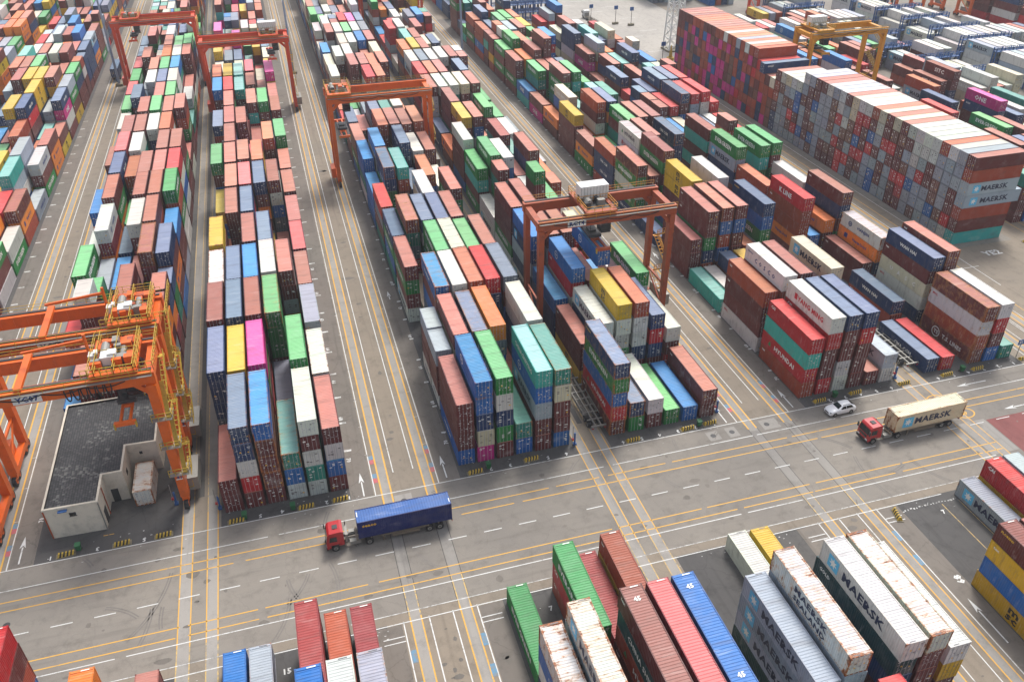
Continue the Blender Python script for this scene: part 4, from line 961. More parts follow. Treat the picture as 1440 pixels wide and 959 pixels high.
# ------------------------------------------------------------------ gantry cranes
def rtg(ul, ur, vf, vb, zt, mat, label, trolley=0.2, machine='left', hang=None, name_plate=None, leg_num=None, rails='yellow', house=None, group='rubber-tyred gantry cranes', beam_h=1.55, leg=(1.15, .85), openw=True, detail=1, busy=0, fest=0):
    root = empty('gantry_crane', ((ul+ur)/2, (vf+vb)/2, 0)); tag(root, label, 'gantry crane', group)
    cx, cy = (ul+ur)/2, (vf+vb)/2; mt = M[mat]; S = ur-ul
    def loc(p): return (p[0]-cx, p[1]-cy, p[2])
    for v in (vf, vb):
        b = MB(); b.box(ul-.7-cx, v-.5-cy, zt-beam_h, ur+.7-cx, v+.5-cy, zt)
        b.box(ul-.7-cx, v-.62-cy, zt+.0, ur+.7-cx, v+.62-cy, zt+.08)
        for k in range(1, 14): x = ul+S*k/14-cx; b.box(x-.04, v-.54-cy, zt-beam_h+.1, x+.04, v+.54-cy, zt-.1)
        g = b.build('main_girder', mt, root)
        b = MB(); b.box(ul-.4-cx, v-.06-cy, zt+.085, ur+.4-cx, v+.06-cy, zt+.2); b.box(ul-.4-cx, v+.18-cy, zt+.085, ur+.4-cx, v+.5-cy, zt+.12); b.build('trolley_rail', M['dark'], g)
        out = -1 if v == vf else 1
        b = MB(); b.box(ul-.5-cx, v+out*.65-cy-.35, zt-.25, ur+.5-cx, v+out*.65-cy+.35, zt-.2); b.build('walkway', M['steel'], g)
        b = MB(); b.rail([(ul-.5-cx, v+out*1.0-cy), (ur+.5-cx, v+out*1.0-cy)], zt-.2, 1.0, 2.4, .025); b.build('railing', M[rails], g)
        b = MB(); pts = [(ul+2+S*.8*k/16, zt-.55-.45*abs(math.sin(k*PI/4))) for k in range(17)]
        for (xa, za), (xb, zb) in zip(pts[:-1], pts[1:]): b.beam(loc((xa, v+out*.72, za)), loc((xb, v+out*.72, zb)), .1, .1)
        b.build('cable', M['rubber'], g)
        for u, s in ((ul, -1), (ur, 1)):
            b = MB(); b.beam(loc((u, v, 1.9)), loc((u, v, zt-beam_h)), leg[1], leg[0]*.8, 0, leg[1]*1.05, leg[0]*1.25)
            b.beam(loc((u-s*.2, v, zt-beam_h-1.6)), loc((u-s*1.9, v, zt-beam_h+.1)), .5, .6)
            b.build('leg', mt, root)
    for u, s in ((ul, -1), (ur, 1)):
        b = MB(); b.box(u-.45-cx, vf-.6-cy, 1.25, u+.45-cx, vb+.6-cy, 2.1)
        b.beam(loc((u, vf+.3, 2.2)), loc((u, vb-.3, 6.5)), .22, .22); b.beam(loc((u, vf, 6.5)), loc((u, vb, 6.5)), .3, .35)
        sill = b.build('sill_beam', mt, root)
        b = MB(); b.box(u-.5-cx, vf-.55-cy, zt-beam_h+.15, u+.5-cx, vb+.55-cy, zt-.35); b.build('end_tie', mt, root)
        for v in (vf, vb):
            b = MB(); b.box(u-.3-cx, v-1.15-cy, .75, u+.3-cx, v+1.15-cy, 1.3); bg = b.build('bogie', mt, root)
            for dv in (-.78, .78):
                w = MB(); w.tube(loc((u-.28, v+dv, .72)), loc((u+.28, v+dv, .72)), .7, 16); wh = w.build('wheel', M['rubber'], bg)
                w = MB(); w.tube(loc((u-.3, v+dv, .72)), loc((u+.3, v+dv, .72)), .34, 10); w.build('rim', mt, wh)
    # power unit on one sill, electrical house on the other
    b = MB(); b.box(ur+.5-cx, vf+1.0-cy, 1.5, ur+1.9-cx, vb-1.2-cy, 3.6); b.build('power_unit', M['steel'], root)
    b = MB(); b.box(ul-1.5-cx, vf+1.6-cy, 1.6, ul-.5-cx, vb-1.9-cy, 3.9); b.build('electrical_cabinet', mt, root)
    # stair and ladder
    b = MB()
    for k in range(5):
        z0 = 2.1+k*(zt-4)/5; z1 = z0+(zt-4)/5; a, c = (vf+1, vb-1) if k % 2 == 0 else (vb-1, vf+1)
        for q in range(9):
            f = q/9; b.box(ur+.55-cx, a+(c-a)*f-.1-cy, z0+(z1-z0)*f, ur+1.15-cx, a+(c-a)*f+.12-cy, z0+(z1-z0)*f+.05)
        b.rail([(ur+1.15-cx, a-cy, z0), (ur+1.15-cx, c-cy, z1)], 0, 1.0, 1.2, .035); b.beam(loc((ur+.55, a, z0)), loc((ur+.55, c, z1)), .05, .2); b.beam(loc((ur+1.15, a, z0)), loc((ur+1.15, c, z1)), .05, .2)
        b.box(ur+.4-cx, c-.4-cy, z1-.05, ur+1.2-cx, c+.4-cy, z1)
    b.build('staircase', M[rails], root)
    # trolley with machinery, cab, ropes, spreader
    ux = ul+S*trolley; t = MB(); w2 = 2.7
    t.box(ux-w2-cx, vf-.6-cy, zt+.35, ux+w2-cx, vf+.5-cy, zt+.75); t.box(ux-w2-cx, vb-.5-cy, zt+.35, ux+w2-cx, vb+.6-cy, zt+.75)
    t.box(ux-w2-cx, vf-cy, zt+.45, ux-w2+.6-cx, vb-cy, zt+.8); t.box(ux+w2-.6-cx, vf-cy, zt+.45, ux+w2-cx, vb-cy, zt+.8)
    tr = t.build('trolley', mt, root)
    b = MB(); b.box(ux-w2+.6-cx, vf+.5-cy, zt+.5, ux+w2-.6-cx, vb-.5-cy, zt+.56); b.build('deck', M['dark'], tr)
    b = MB(); b.tube(loc((ux-1.2, cy-1.9, zt+1.2)), loc((ux-1.2, cy+1.9, zt+1.2)), .55, 12); b.tube(loc((ux+.9, cy-.7, zt+1.0)), loc((ux+.9, cy+1.5, zt+1.0)), .4, 10)
    b.cb((ux+.9-cx, -1.5, zt+1.1), (1.2, .9, 1.0)); b.build('hoist_drum', M['steel'], tr)
    rr = random.Random(int(ul*7+vf))
    for k in range(24 if busy else 7):
        b = MB(); sx, sy, sz = rr.uniform(.5, 1.3), rr.uniform(.5, 1.3), rr.uniform(.5, 1.3)
        b.cb((ux-cx+rr.uniform(-2, 2), rr.uniform(-2.6, 2.6), zt+.56+sz/2), (sx, sy, sz)); pass
        b.build('machine_part', M[rr.choice(('steel', mat, mat, mat, 'dark', 'rustorange', 'yellow' if busy else 'dark'))], tr)
    b = MB(); b.rail([(ux-w2-cx, vf-.7-cy), (ux+w2-cx, vf-.7-cy), (ux+w2-cx, vb+.7-cy), (ux-w2-cx, vb+.7-cy), (ux-w2-cx, vf-.7-cy)], zt+.75, 1.05, 1.5, .03)
    b.rail([(ux-w2-cx, cy-.2-cy), (ux+w2-cx, cy-.2-cy)], zt+.75, 1.05, 1.5, .03); b.build('railing', M[rails], tr)
    if busy:
        for q, (dx, w_, d_, z_) in enumerate(((-0.6, 2.8, 1.6, 1.2), (-2.6, 1.2, 1.1, 1.0))):
            b = MB(); b.cb((ux+dx-cx, -1.2+q*.9, zt+.6+z_/2), (w_*.6, d_, z_)); b.cb((ux+dx-cx+.5, -1.2+q*.9, zt+.6+z_+.15), (w_*.35, d_*.7, .3)); b.build('machinery_house', M['white'], tr)
        for q, dx in enumerate((-3.4, -1.2, 1.0, 3.2)):
            b = MB(); b.rail([(ux+dx-cx, vf-.9-cy), (ux+dx+1.4-cx, vf-.9-cy), (ux+dx+1.4-cx, vb+.9-cy)], zt+.6, 1.3, .9, .035); b.build('railing', M[rails], tr)
        b = MB(); b.beam(loc((ux-3, cy+.5, zt+3.2)), loc((ux-10.5, cy+1.2, zt+2.2)), .28, .3); b.tube(loc((ux-3, cy+.5, zt+.6)), loc((ux-3, cy+.5, zt+4.0)), .2, 8); b.build('service_jib', mt, tr)
        b = MB(); b.box(ux-11-cx, vf-.4-cy, zt+.1, ux-10.2-cx, vb+.4-cy, zt+.55); b.build('cross_tie', mt, root)
        b = MB()
        for q in range(6):
            x = ux-5.4+q*.9; pts = [(x+.35*math.cos(t*PI/6), zt-.5-1.6*math.sin(t*PI/6)) for t in range(7)]
            for (xa, za), (xb, zb) in zip(pts[:-1], pts[1:]): b.beam(loc((xa, vf-.85, za)), loc((xb, vf-.85, zb)), .13, .13)
        b.build('festoon_cable', M['rubber'], tr)
        for q in range(3):
            b = MB(); z = 6.5+q*4.6; b.box(ur-.9-cx, vf-1.6-cy, z-.06, ur+1.5-cx, vf+.9-cy, z); b.build('landing', M['steel'], root)
            b = MB(); b.rail([(ur-.9-cx, vf-1.6-cy), (ur+1.5-cx, vf-1.6-cy), (ur+1.5-cx, vf+.9-cy)], z, 1.1, .8, .035); b.build('railing', M[rails], root)
            b = MB(); b.rail([(ur+1.3-cx, vf-1.2-cy, z), (ur+1.3-cx, vf+.6-cy, z+4.5)], 0, .9, .7, .03); b.beam(loc((ur+1.0, vf-1.2, z)), loc((ur+1.0, vf+.6, z+4.5)), .5, .06); b.build('ladder', M[rails], root)
    if house:
        hx, hm = house; b = MB(); b.cb((hx-cx, (vb-cy)*.35, zt+2.0), (5.0, 2.4, 2.5)); h = b.build('machinery_house', M[hm], tr)
        b = MB()
        for k in range(9): b.box(hx-2.4+k*.55-cx, (vb-cy)*.35-1.23, zt+.85, hx-2.35+k*.55-cx, (vb-cy)*.35-1.2, zt+3.1)
        b.build('wall_rib', M['steel'], h)
    b = MB(); cxx = ux+1.4-cx; b.cb((cxx, vf+1.7-cy, zt-beam_h-1.3), (1.7, 2.0, 2.1)); cab = b.build('cab', M['dark'], tr)
    b = MB(); b.cb((cxx, vf+1.7-cy, zt-beam_h-1.4), (1.74, 2.04, 1.2)); b.build('window', M['glass'], cab)
    b = MB(); b.cb((cxx, vf+1.7-cy, zt-beam_h-.2), (1.8, 2.1, .12)); b.build('roof', M['white'], cab)
    if hang is None: zs = zt-beam_h-4.2
    else: zs = hang
    b = MB()
    for sx in (-.85, .85):
        for sy in (-1.8, 1.8): b.tube(loc((ux+sx, cy+sy*.8, zt+.4)), loc((ux+sx*.9, cy+sy, zs+1.1)), .035, 4)
    b.build('hoist_rope', M['rubber'], tr)
    b = MB(); b.cb((ux-cx, 0, zs+.9), (2.2, 4.2, .5)); b.cb((ux-cx, 0, zs+1.25), (1.2, 1.6, .4)); hb = b.build('head_block', M['dark'], tr)
    LS = 6.05; b = MB()
    for sx in (-.55, .55): b.cb((ux-cx+sx, 0, zs+.42), (.28, 2*LS-.4, .36))
    for sy in (-1, 1): b.cb((ux-cx, sy*(LS-.25), zs+.36), (2.5, .5, .5)); b.cb((ux-cx, sy*2.2, zs+.42), (1.4, .4, .38))
    sp = b.build('spreader', mt, hb)
    for sx in (-1, 1):
        for sy in (-1, 1): b = MB(); b.cb((ux-cx+sx*1.22, sy*(LS-.1), zs+.15), (.16, .4, .8)); b.build('flipper', M['yellow'], sp)
    if name_plate:
        b = MB(); n, px = name_plate; V, F, W_, H_ = text_polys(n); k = .85/H_
        b.quad([(px-cx-.3, vf-.64-cy, zt-beam_h+.2), (px+W_*k*1.0+.3-cx, vf-.64-cy, zt-beam_h+.2), (px+W_*k+.3-cx, vf-.64-cy, zt-.2), (px-.3-cx, vf-.64-cy, zt-.2)])
        pl = b.build('name_plate', M['white'], root); b = MB(); b.v = [(px+p*k-cx, vf-.66-cy, zt-beam_h+.36+q*k) for p, q in V]; b.f = list(F); b.m = [0]*len(F); b.build('lettering', M['mark'], pl, BLU)
    if leg_num:
        for s_, u in zip(leg_num, (ul, ur)):
            if not s_: continue
            V, F, W_, H_ = text_polys(s_); k = .55/H_; zz = 5.2; b = MB()
            b.quad([(u-.42-cx, vf-.66-cy, zz-.15), (u+.42-cx, vf-.66-cy, zz-.15), (u+.42-cx, vf-.66-cy, zz+.75), (u-.42-cx, vf-.66-cy, zz+.75)]); pl = b.build('number_plate', M['white'], root)
            b = MB(); b.v = [(u-W_*k/2+p*k-cx, vf-.68-cy, zz+.03+q*k) for p, q in V]; b.f = list(F); b.m = [0]*len(F); b.build('lettering', M['mark'], pl, BLU)
    return root
rtg(21.3, 44.5, 28.9, 36.6, 22.0, 'rustorange', 'brown-orange gantry crane lifting a blue container over the block', trolley=.445, hang=16.2, house=(32.0, 'white'), rails='craneyellow', name_plate=('RC14', 26))
rtg(-60.3, -37.1, 3.2, 10.2, 22.4, 'orange', 'orange gantry crane standing astride the grey-roofed building, nearest the road', trolley=.84, machine='right', busy=1, name_plate=('YC07', -52), leg_num=(None, '41'), beam_h=1.7, leg=(1.5, 1.1))
rtg(-60.3, -37.1, 14.6, 21.6, 22.4, 'orange', 'orange gantry crane close behind the one astride the building', trolley=.88, busy=1, name_plate=('YC05', -51), leg_num=(None, '63'), beam_h=1.7, leg=(1.5, 1.1))
rtg(-4.85, 18.25, 105.0, 112.2, 21.6, 'orange', 'orange gantry crane with hanging spreader at the left edge of its span, mid distance', trolley=.10, house=None, hang=12.6)
rtg(-60.3, -37.1, 199, 206.5, 21.2, 'redorange', 'red-orange gantry crane at far left, trolley near its left legs', trolley=.22)
rtg(-34.1, -10.85, 164.5, 172, 21.5, 'redorange', 'red-orange gantry crane with white machinery house near its right legs', trolley=.80, house=(-15.5, 'white'))
rtg(21.3, 44.5, 253, 260.5, 21.5, 'redorange', 'red-orange gantry crane cut off by the top edge, only one right leg showing', trolley=.3)
rtg(131.4, 154.9, 121.8, 129.8, 21.5, 'craneyellow', 'yellow gantry crane with white machinery house behind the seven-high wall', trolley=.16, house=(135.5, 'white'))
rtg(176, 199.2, 225, 232, 22, 'redorange', 'red gantry crane leg group at top right near the yellow box', trolley=.4)
rtg(232, 255.2, 198, 205, 22, 'orange', 'orange gantry crane legs behind white reefers, nearer of the top-right pair', trolley=.6)
rtg(232, 255.2, 213, 220, 22, 'orange', 'orange gantry crane legs behind white reefers, farther of the top-right pair', trolley=.6)
# the container on the hook
bx = dict(block='E', row=3, bay=9, lev=6, T=6, x=31.62, y=32.75-6.1, z=16.2-2.75+.12, rot=0, L=12.192, h=2.75, c='u', fade_sheen=.6, rust=.1, liv='CIRC', top=True, side=-1)
add_container(bx, 'bright blue container hanging from the brown crane spreader', 'containers in transit')

# ------------------------------------------------------------------ trucks (local: length along +x, cab at x=0 end looking to -x)
def wheel(par, x, y, r=.52, w=.32, name='wheel'):
    b = MB(); b.tube((x, y-w/2, r), (x, y+w/2, r), r, 20); o = b.build(name, M['rubber'], par)
    b = MB(); b.tube((x, y-w/2-.012, r), (x, y+w/2+.012, r), r*.55, 14); q = b.build('rim', M['steel'], o)
    b = MB(); b.tube((x, y-w/2-.03, r), (x, y+w/2+.03, r), r*.2, 8); b.build('hub', M['dark'], q); return o
def chassis_trailer(root, x0, L=12.4, empty_=True, mat='trailer'):
    b = MB()
    for y in (-.45, .45): b.box(x0, y-.09, .95, x0+L, y+.09, 1.27)
    for k in range(8): b.box(x0+.1+k*(L-.3)/7, -1.2, 1.12, x0+.28+k*(L-.3)/7, 1.2, 1.25)
    for y in (-1.2, 1.2): b.box(x0+L*.25, y-.05, 1.1, x0+L*.75, y+.05, 1.24)
    b.box(x0, -1.2, 1.27, x0+.25, 1.2, 1.34); b.box(x0+L-.25, -1.2, 1.27, x0+L, 1.2, 1.34)
    fr = b.build('trailer_frame', M[mat], root)
    b = MB()
    for y in (-1, 1): b.box(x0+3.4, y*1.0-.05, .1, x0+3.6, y*1.0+.05, 1.0); b.box(x0+4.6, y*1.15-.04, .55, x0+8.2, y*1.15+.04, .95)
    b.build('landing_gear', M[mat], fr)
    for x in (x0+L-3.1, x0+L-1.75):
        b = MB(); b.tube((x, -1.0, .52), (x, 1.0, .52), .09, 8); b.build('axle', M['dark'], fr)
        for y in (-1.05, -.72, .72, 1.05): wheel(fr, x, y)
    b = MB()
    for y in (-.95, .95): b.box(x0+L-.02, y-.16, .85, x0+L+.03, y+.16, 1.02)
    b.build('tail_light', M['cabred'], fr)
def tractor(root, x0=0.0, body='cabred'):
    b = MB()
    for y in (-.42, .42): b.box(x0+.6, y-.08, .72, x0+6.3, y+.08, .98)
    b.box(x0+5.2, -.6, .98, x0+6.2, .6, 1.08); ch = b.build('chassis', M['dark'], root)
    b = MB(); y = 1.22
    # cab: lofted sections (x, half width, z0, z1)
    secs = [(0.0, 1.06, .75, 1.35), (-.02, 1.18, .75, 1.9), (.22, 1.2, .62, 2.92), (.55, 1.2, .62, 3.12), (2.0, 1.2, .62, 3.16), (2.22, 1.16, .7, 3.06)]
    prof = [(-.02, 1.0), (.0, 1.85), (.24, 2.86), (.5, 3.08), (1.9, 3.16), (2.22, 3.02), (2.22, .95), (1.55, .95), (1.5, 1.1), (.55, 1.1), (.5, .75), (.0, .6)]
    n = len(prof)
    for s in (-1, 1):
        b.v += [(x0+p[0], s*(y-.10*(p[1] > 2.8)), p[1]) for p in prof]
    b.f.append(tuple(range(n))); b.f.append(tuple(range(2*n-1, n-1, -1))); b.m += [0, 0]
    for k in range(n): b.f.append((k, n+k, n+(k+1) % n, (k+1) % n)); b.m.append(0)
    cab = b.build('cab', M[body], root)
    b = MB(); b.quad([(x0-.028, -1.05, 1.78), (x0-.028, 1.05, 1.78), (x0+.175, 1.02, 2.70), (x0+.175, -1.02, 2.70)][::-1]); b.build('windscreen', M['glass'], cab)
    for s in (-1, 1):
        b = MB(); b.quad([(x0+.35, s*1.232, 1.75), (x0+1.35, s*1.232, 1.75), (x0+1.35, s*1.225, 2.55), (x0+.5, s*1.225, 2.55)]); b.build('side_window', M['glass'], cab)
        b = MB(); b.box(x0-.12, min(s*1.22, s*1.45), 1.9, x0+.02, max(s*1.22, s*1.45), 2.65); b.build('mirror', M['dark'], cab)
        b = MB(); b.box(x0-.05, min(s*.65, s*1.08), .82, x0+.02, max(s*.65, s*1.08), 1.05); b.build('headlight', M['white'], cab)
        b = MB(); b.box(x0+2.9, min(s*.55, s*1.15), .55, x0+4.3, max(s*.55, s*1.15), 1.1); b.build('fuel_tank', M['steel'], ch)
        b = MB(); b.box(x0+.4, min(s*.9, s*1.24), 1.12, x0+1.7, max(s*.9, s*1.24), 1.2); b.build('mudguard', M['dark'], cab)
    b = MB(); b.box(x0-.1, -1.2, .4, x0+.15, 1.2, .8); b.box(x0-.04, -.8, 1.2, x0, .8, 1.62); b.build('bumper', M['dark'], cab)
    b = MB(); b.box(x0+.95, -.35, 3.12, x0+1.6, .35, 3.2); b.build('roof_hatch', M['dark'] if body == 'cabred' else M['white'], cab)
    b = MB(); b.box(x0+2.4, -.9, .98, x0+2.75, .9, 2.3); b.tube((x0+2.6, .9, 1), (x0+2.6, .9, 2.9), .08, 8); b.box(x0+4.4, -.8, .98, x0+4.9, .8, 1.15); b.build('air_intake', M['steel'], ch)
    for x in (x0+1.05,):
        for yy in (-1.05, 1.05): wheel(ch, x, yy)
    for x in (x0+5.35,):
        for yy in (-1.08, -.74, .74, 1.08): wheel(ch, x, yy)
def truck(x, y, rz, body, label, cont=None, group='container trucks', Lc=12.192, trailer_mat='trailer'):
    root = empty('container_truck', (x, y, 0), rz); tag(root, label, 'truck', group)
    tractor(root, 0, body); chassis_trailer(root, 3.7, 12.6, mat=trailer_mat); return root
truck(-19.7, -9.9, 0, 'cabred', 'red-cab truck hauling a navy blue container along the cross road')
bx = dict(block='c', row=0, bay=0, lev=1, T=1, x=-3.45, y=-9.9, z=1.34, rot=PI/2, L=12.192, h=2.8, c='n', fade_sheen=.75, rust=.03, liv='SEACO', top=True, side=-1)
# navy box on the truck
PAL['n2'] = ((0, 30, 96), (76, 116, 184), 'dark blue'); bx['c'] = 'n2'
add_container(bx, 'dark blue container riding on the red-cab truck in the cross road', 'containers in transit')
truck(58.3, -11.6, .02, 'cabred', 'red-cab truck carrying a rusty cream container past the red pavement')
bx = dict(block='c', row=0, bay=0, lev=1, T=1, x=74.9, y=-11.3, z=1.34, rot=PI/2+.02, L=12.192, h=2.9, c='e', fade_sheen=.8, rust=.8, liv='MAERSK', top=True, side=-1)
add_container(bx, 'rusty cream container with dark lettering on the right-hand red-cab truck', 'containers in transit')
def lane_truck(x, y, c, label, body='cabred', clabel=None, rz=-PI/2):
    # driving away from the road: local +x points to -y
    root = empty('container_truck', (x, y+13.2, 0), rz); tag(root, label, 'truck', 'container trucks'); tractor(root, -3.4, body); chassis_trailer(root, .3, 12.4)
    if c:
        b_ = dict(block='E', row=0, bay=0, lev=1, T=1, x=x, y=y, z=1.34, rot=0, L=12.192, h=2.75, c=c, fade_sheen=1, rust=.05, liv=None, top=True, side=-1)
        add_container(b_, clabel, 'containers in transit')
lane_truck(43.2-.2, 118, 'k', 'farther of two trucks waiting under pale boxes in the truck lane', 'white', 'light grey container on the farther truck waiting in the truck lane')
lane_truck(43.2, 96, 'w', 'nearer of two trucks waiting under pale boxes in the truck lane', 'white', 'white container on the nearer truck waiting in the truck lane')
lane_truck(-65.3, 212, 'n', 'distant truck with navy box beside the far-left light mast', 'white', 'navy container on the distant truck beside the far-left light mast')
lane_truck(45.5, 240, 'w', 'distant truck with white box beside the top-edge crane leg', 'white', 'white container on the distant truck beside the top-edge crane leg')
lane_truck(110.5, 231, None, 'distant truck pulling a bare chassis across the pale apron', 'white')
def parked_trailer(x, y, label, mat='steel', cab=None):
    root = empty('chassis_trailer', (x, y+12.8, 0), -PI/2); tag(root, label, 'trailer', 'empty chassis trailers'); chassis_trailer(root, 0, 12.6, mat=mat)
parked_trailer(22.0-.2, 1.0, 'empty chassis trailer parked in the gap left of the five-high blue-topped stack')
parked_trailer(77.0, 1.2, 'empty chassis trailer with pale side rails parked beside the navy ground-level container')
parked_trailer(20.2, 27, 'empty chassis trailer parked at the left legs of the brown crane')

# ------------------------------------------------------------------ white car
root = empty('parked_car', (59.2, -4.75, 0), .03); root.scale = (1, 1.03, 1.13); tag(root, 'white estate-style car driving on the road in front of the five-high stacks', 'car')
def loft(secs, parent, name, mat, sub=1):
    b = MB(); n = len(secs[0][1])
    for x, pr in secs: b.v += [(x, p[0], p[1]) for p in pr]
    for i in range(len(secs)-1):
        for k in range(n-1):
            b.f.append((i*n+k, i*n+k+1, (i+1)*n+k+1, (i+1)*n+k)); b.m.append(0)
    b.f.append(tuple(range(n))[::-1]); b.f.append(tuple((len(secs)-1)*n+k for k in range(n))); b.m += [0, 0]
    o = b.build(name, mat, parent)
    for p in o.data.polygons: p.use_smooth = True
    return o
def car_sec(w, zb, zs, zt, wt):
    return [(-w*.9, zb), (-w, zb+.15), (-w, zs-.08), (-w*.95, zs), (-wt, zt-.04), (-wt*.8, zt), (wt*.8, zt), (wt, zt-.04), (w*.95, zs), (w, zs-.08), (w, zb+.15), (w*.9, zb)]
body = loft([(-2.32, car_sec(.62, .32, .62, .66, .55)), (-2.2, car_sec(.82, .25, .72, .78, .7)), (-1.6, car_sec(.9, .22, .88, .94, .78)), (-.95, car_sec(.91, .22, .95, 1.02, .76)), (-.2, car_sec(.91, .22, .97, 1.44, .64)),
             (.4, car_sec(.91, .22, .97, 1.5, .64)), (1.3, car_sec(.91, .22, .97, 1.46, .62)), (1.95, car_sec(.9, .24, .98, 1.2, .64)), (2.25, car_sec(.86, .3, .92, .98, .7)), (2.33, car_sec(.76, .38, .8, .84, .66))], root, 'body', M['carwhite'])
b = MB(); b.quad([(-.90, -.66, 1.06), (-.90, .66, 1.06), (-.28, .56, 1.43), (-.28, -.56, 1.43)]); b.build('windscreen', M['glass'], body)
b = MB(); b.quad([(1.99, -.6, 1.2), (1.52, -.54, 1.425), (1.52, .54, 1.425), (1.99, .6, 1.2)]); b.build('rear_window', M['glass'], body)
for s in (-1, 1):
    b = MB(); 
    b.quad([(-.62, s*.89, 1.02), (.42, s*.885, 1.02), (.38, s*.72, 1.40), (-.12, s*.73, 1.37)]); b.quad([(.5, s*.885, 1.02), (1.75, s*.88, 1.04), (1.35, s*.71, 1.39), (.46, s*.72, 1.40)]); b.build('side_window', M['glass'], body)
    for x in (-1.42, 1.42): 
        q = MB(); q.tube((x, s*.70, .34), (x, s*.93, .34), .34, 20); w_ = q.build('wheel', M['rubber'], root); q = MB(); q.tube((x, s*.72, .34), (x, s*.945, .34), .2, 12); q.build('rim', M['steel'], w_)
    b = MB(); b.cb((-2.16, s*.66, .68), (.16, .3, .14)); b.build('headlight', M['glass'], body)
    b = MB(); b.cb((2.27, s*.66, .82), (.1, .28, .14)); b.build('tail_light', M['cabred'], body)
    b = MB(); b.cb((-.62, s*1.0, 1.0), (.14, .2, .13)); b.build('mirror', M['carwhite'], body)
    b = MB(); b.box(-.1, s*.58-.02, 1.49, 1.3, s*.58+.02, 1.535); b.build('roof_rail', M['dark'], body)
b = MB(); b.box(-2.34, -.4, .45, -2.27, .4, .62); b.build('grille', M['dark'], body)

# ------------------------------------------------------------------ building with grey tiled roof
root = empty('office_building', (-47.3, 12, 0)); tag(root, 'cream single-storey building with dark tiled flat roof under the orange cranes', 'building')
OX, OY = -47.3, 12.0
fp = [(-53.8, 1.6), (-47.2, 1.4), (-47.2, 6.6), (-44.7, 6.6), (-44.7, 12.0), (-40.7, 11.8), (-40.7, 24), (-53.8, 24)]
b = MB(); n = len(fp)
for k in range(n):
    x0, y0 = fp[k]; x1, y1 = fp[(k+1) % n]; b.quad([(x0-OX, y0-OY, 0), (x1-OX, y1-OY, 0), (x1-OX, y1-OY, 5.0), (x0-OX, y0-OY, 5.0)])
wall = b.build('wall', M['wall'], root)
mt, nt, bs = newmat('roof_tiles'); geo = nd(nt, 'ShaderNodeNewGeometry')
bt = nd(nt, 'ShaderNodeTexBrick'); bt.offset = 0.0; bt.inputs['Scale'].default_value = 1.0; bt.inputs['Brick Width'].default_value = .333; bt.inputs['Row Height'].default_value = .333; bt.inputs['Mortar Size'].default_value = .03
nt.links.new(geo.outputs['Position'], bt.inputs['Vector']); bt.inputs['Color1'].default_value = (.040, .041, .044, 1); bt.inputs['Color2'].default_value = (.072, .072, .074, 1); bt.inputs['Mortar'].default_value = (.018, .018, .02, 1)
n1 = noise(nt, geo.outputs['Position'], .35, 4, .6); vor = nd(nt, 'ShaderNodeTexVoronoi'); vor.inputs['Scale'].default_value = 3.0; vor.inputs['Randomness'].default_value = 0.0; nt.links.new(geo.outputs['Position'], vor.inputs['Vector'])
wn = nd(nt, 'ShaderNodeTexWhiteNoise'); nt.links.new(vor.outputs['Position'], wn.inputs['Vector'])
pale = math_(nt, 'MULTIPLY', ramp(nt, math_(nt, 'ADD', math_(nt, 'MULTIPLY', n1, 1.0), math_(nt, 'MULTIPLY', wn.outputs['Value'], .42)), .84, 1.0), .40)
c = mixc(nt, pale, bt.outputs['Color'], (.27, .27, .25)); n2 = noise(nt, geo.outputs['Position'], .9, 5, .7); c = mixc(nt, math_(nt, 'MULTIPLY', ramp(nt, n2, .5, .75), .5), c, (.02, .02, .022)); nt.links.new(c, bs.inputs['Base Color']); bs.inputs['Roughness'].default_value = .9
b = MB(); b.v = [(x-OX, y-OY, 4.75) for x, y in fp]; b.f = [tuple(range(n))]; b.m = [0]; b.build('roof', mt, root)
b = MB(); P = [Vector((x-OX, y-OY)) for x, y in fp]
def inset(P, d):
    o = []
    for k in range(len(P)):
        a, c_, e = P[k-1], P[k], P[(k+1) % len(P)]; d1 = (c_-a).normalized(); d2 = (e-c_).normalized(); n1_ = Vector((-d1.y, d1.x)); n2_ = Vector((-d2.y, d2.x)); o.append(c_+(n1_+n2_)*d/(1+n1_.dot(n2_)))
    return o
Q = inset(P, .22); R_ = inset(P, -.06); n = len(P)
for k in range(n):
    j = (k+1) % n
    b.quad([(*R_[k], 5.06), (*R_[j], 5.06), (*Q[j], 5.06), (*Q[k], 5.06)], 0); b.quad([(*Q[k], 5.06), (*Q[j], 5.06), (*Q[j], 4.75), (*Q[k], 4.75)], 1); b.quad([(*R_[k], 4.80), (*R_[j], 4.80), (*R_[j], 5.06), (*R_[k], 5.06)], 0)
    b.quad([(*P[k], 4.80), (*P[j], 4.80), (*R_[j], 4.80), (*R_[k], 4.80)], 0)
b.build('parapet', [M['wall'], M['black']], root)
def wallbox(nm, x0, y0, z0, x1, y1, z1, mat, par=wall): q = MB(); q.box(x0-OX, y0-OY, z0, x1-OX, y1-OY, z1); return q.build(nm, mat, par)
w_ = wallbox('window', -50.9, 1.46, 3.3, -50.1, 1.56, 3.9, M['glass']); wallbox('window_frame', -50.98, 1.44, 3.22, -50.02, 1.49, 3.3, M['steel'], w_)
wallbox('awning', -52.0, 1.0, 4.55, -50.9, 1.5, 4.65, M['blue'])
wallbox('door', -47.24, 2.4, 0, -47.15, 3.6, 2.3, M['dark']); wallbox('door', -46.8, 6.5, 0, -45.9, 6.62, 2.2, M['dark']); wallbox('window', -44.74, 8.4, 2.6, -44.66, 9.2, 3.4, M['glass']); wallbox('vent', -43.2, 11.82, 3.2, -42.8, 11.95, 3.6, M['dark'])
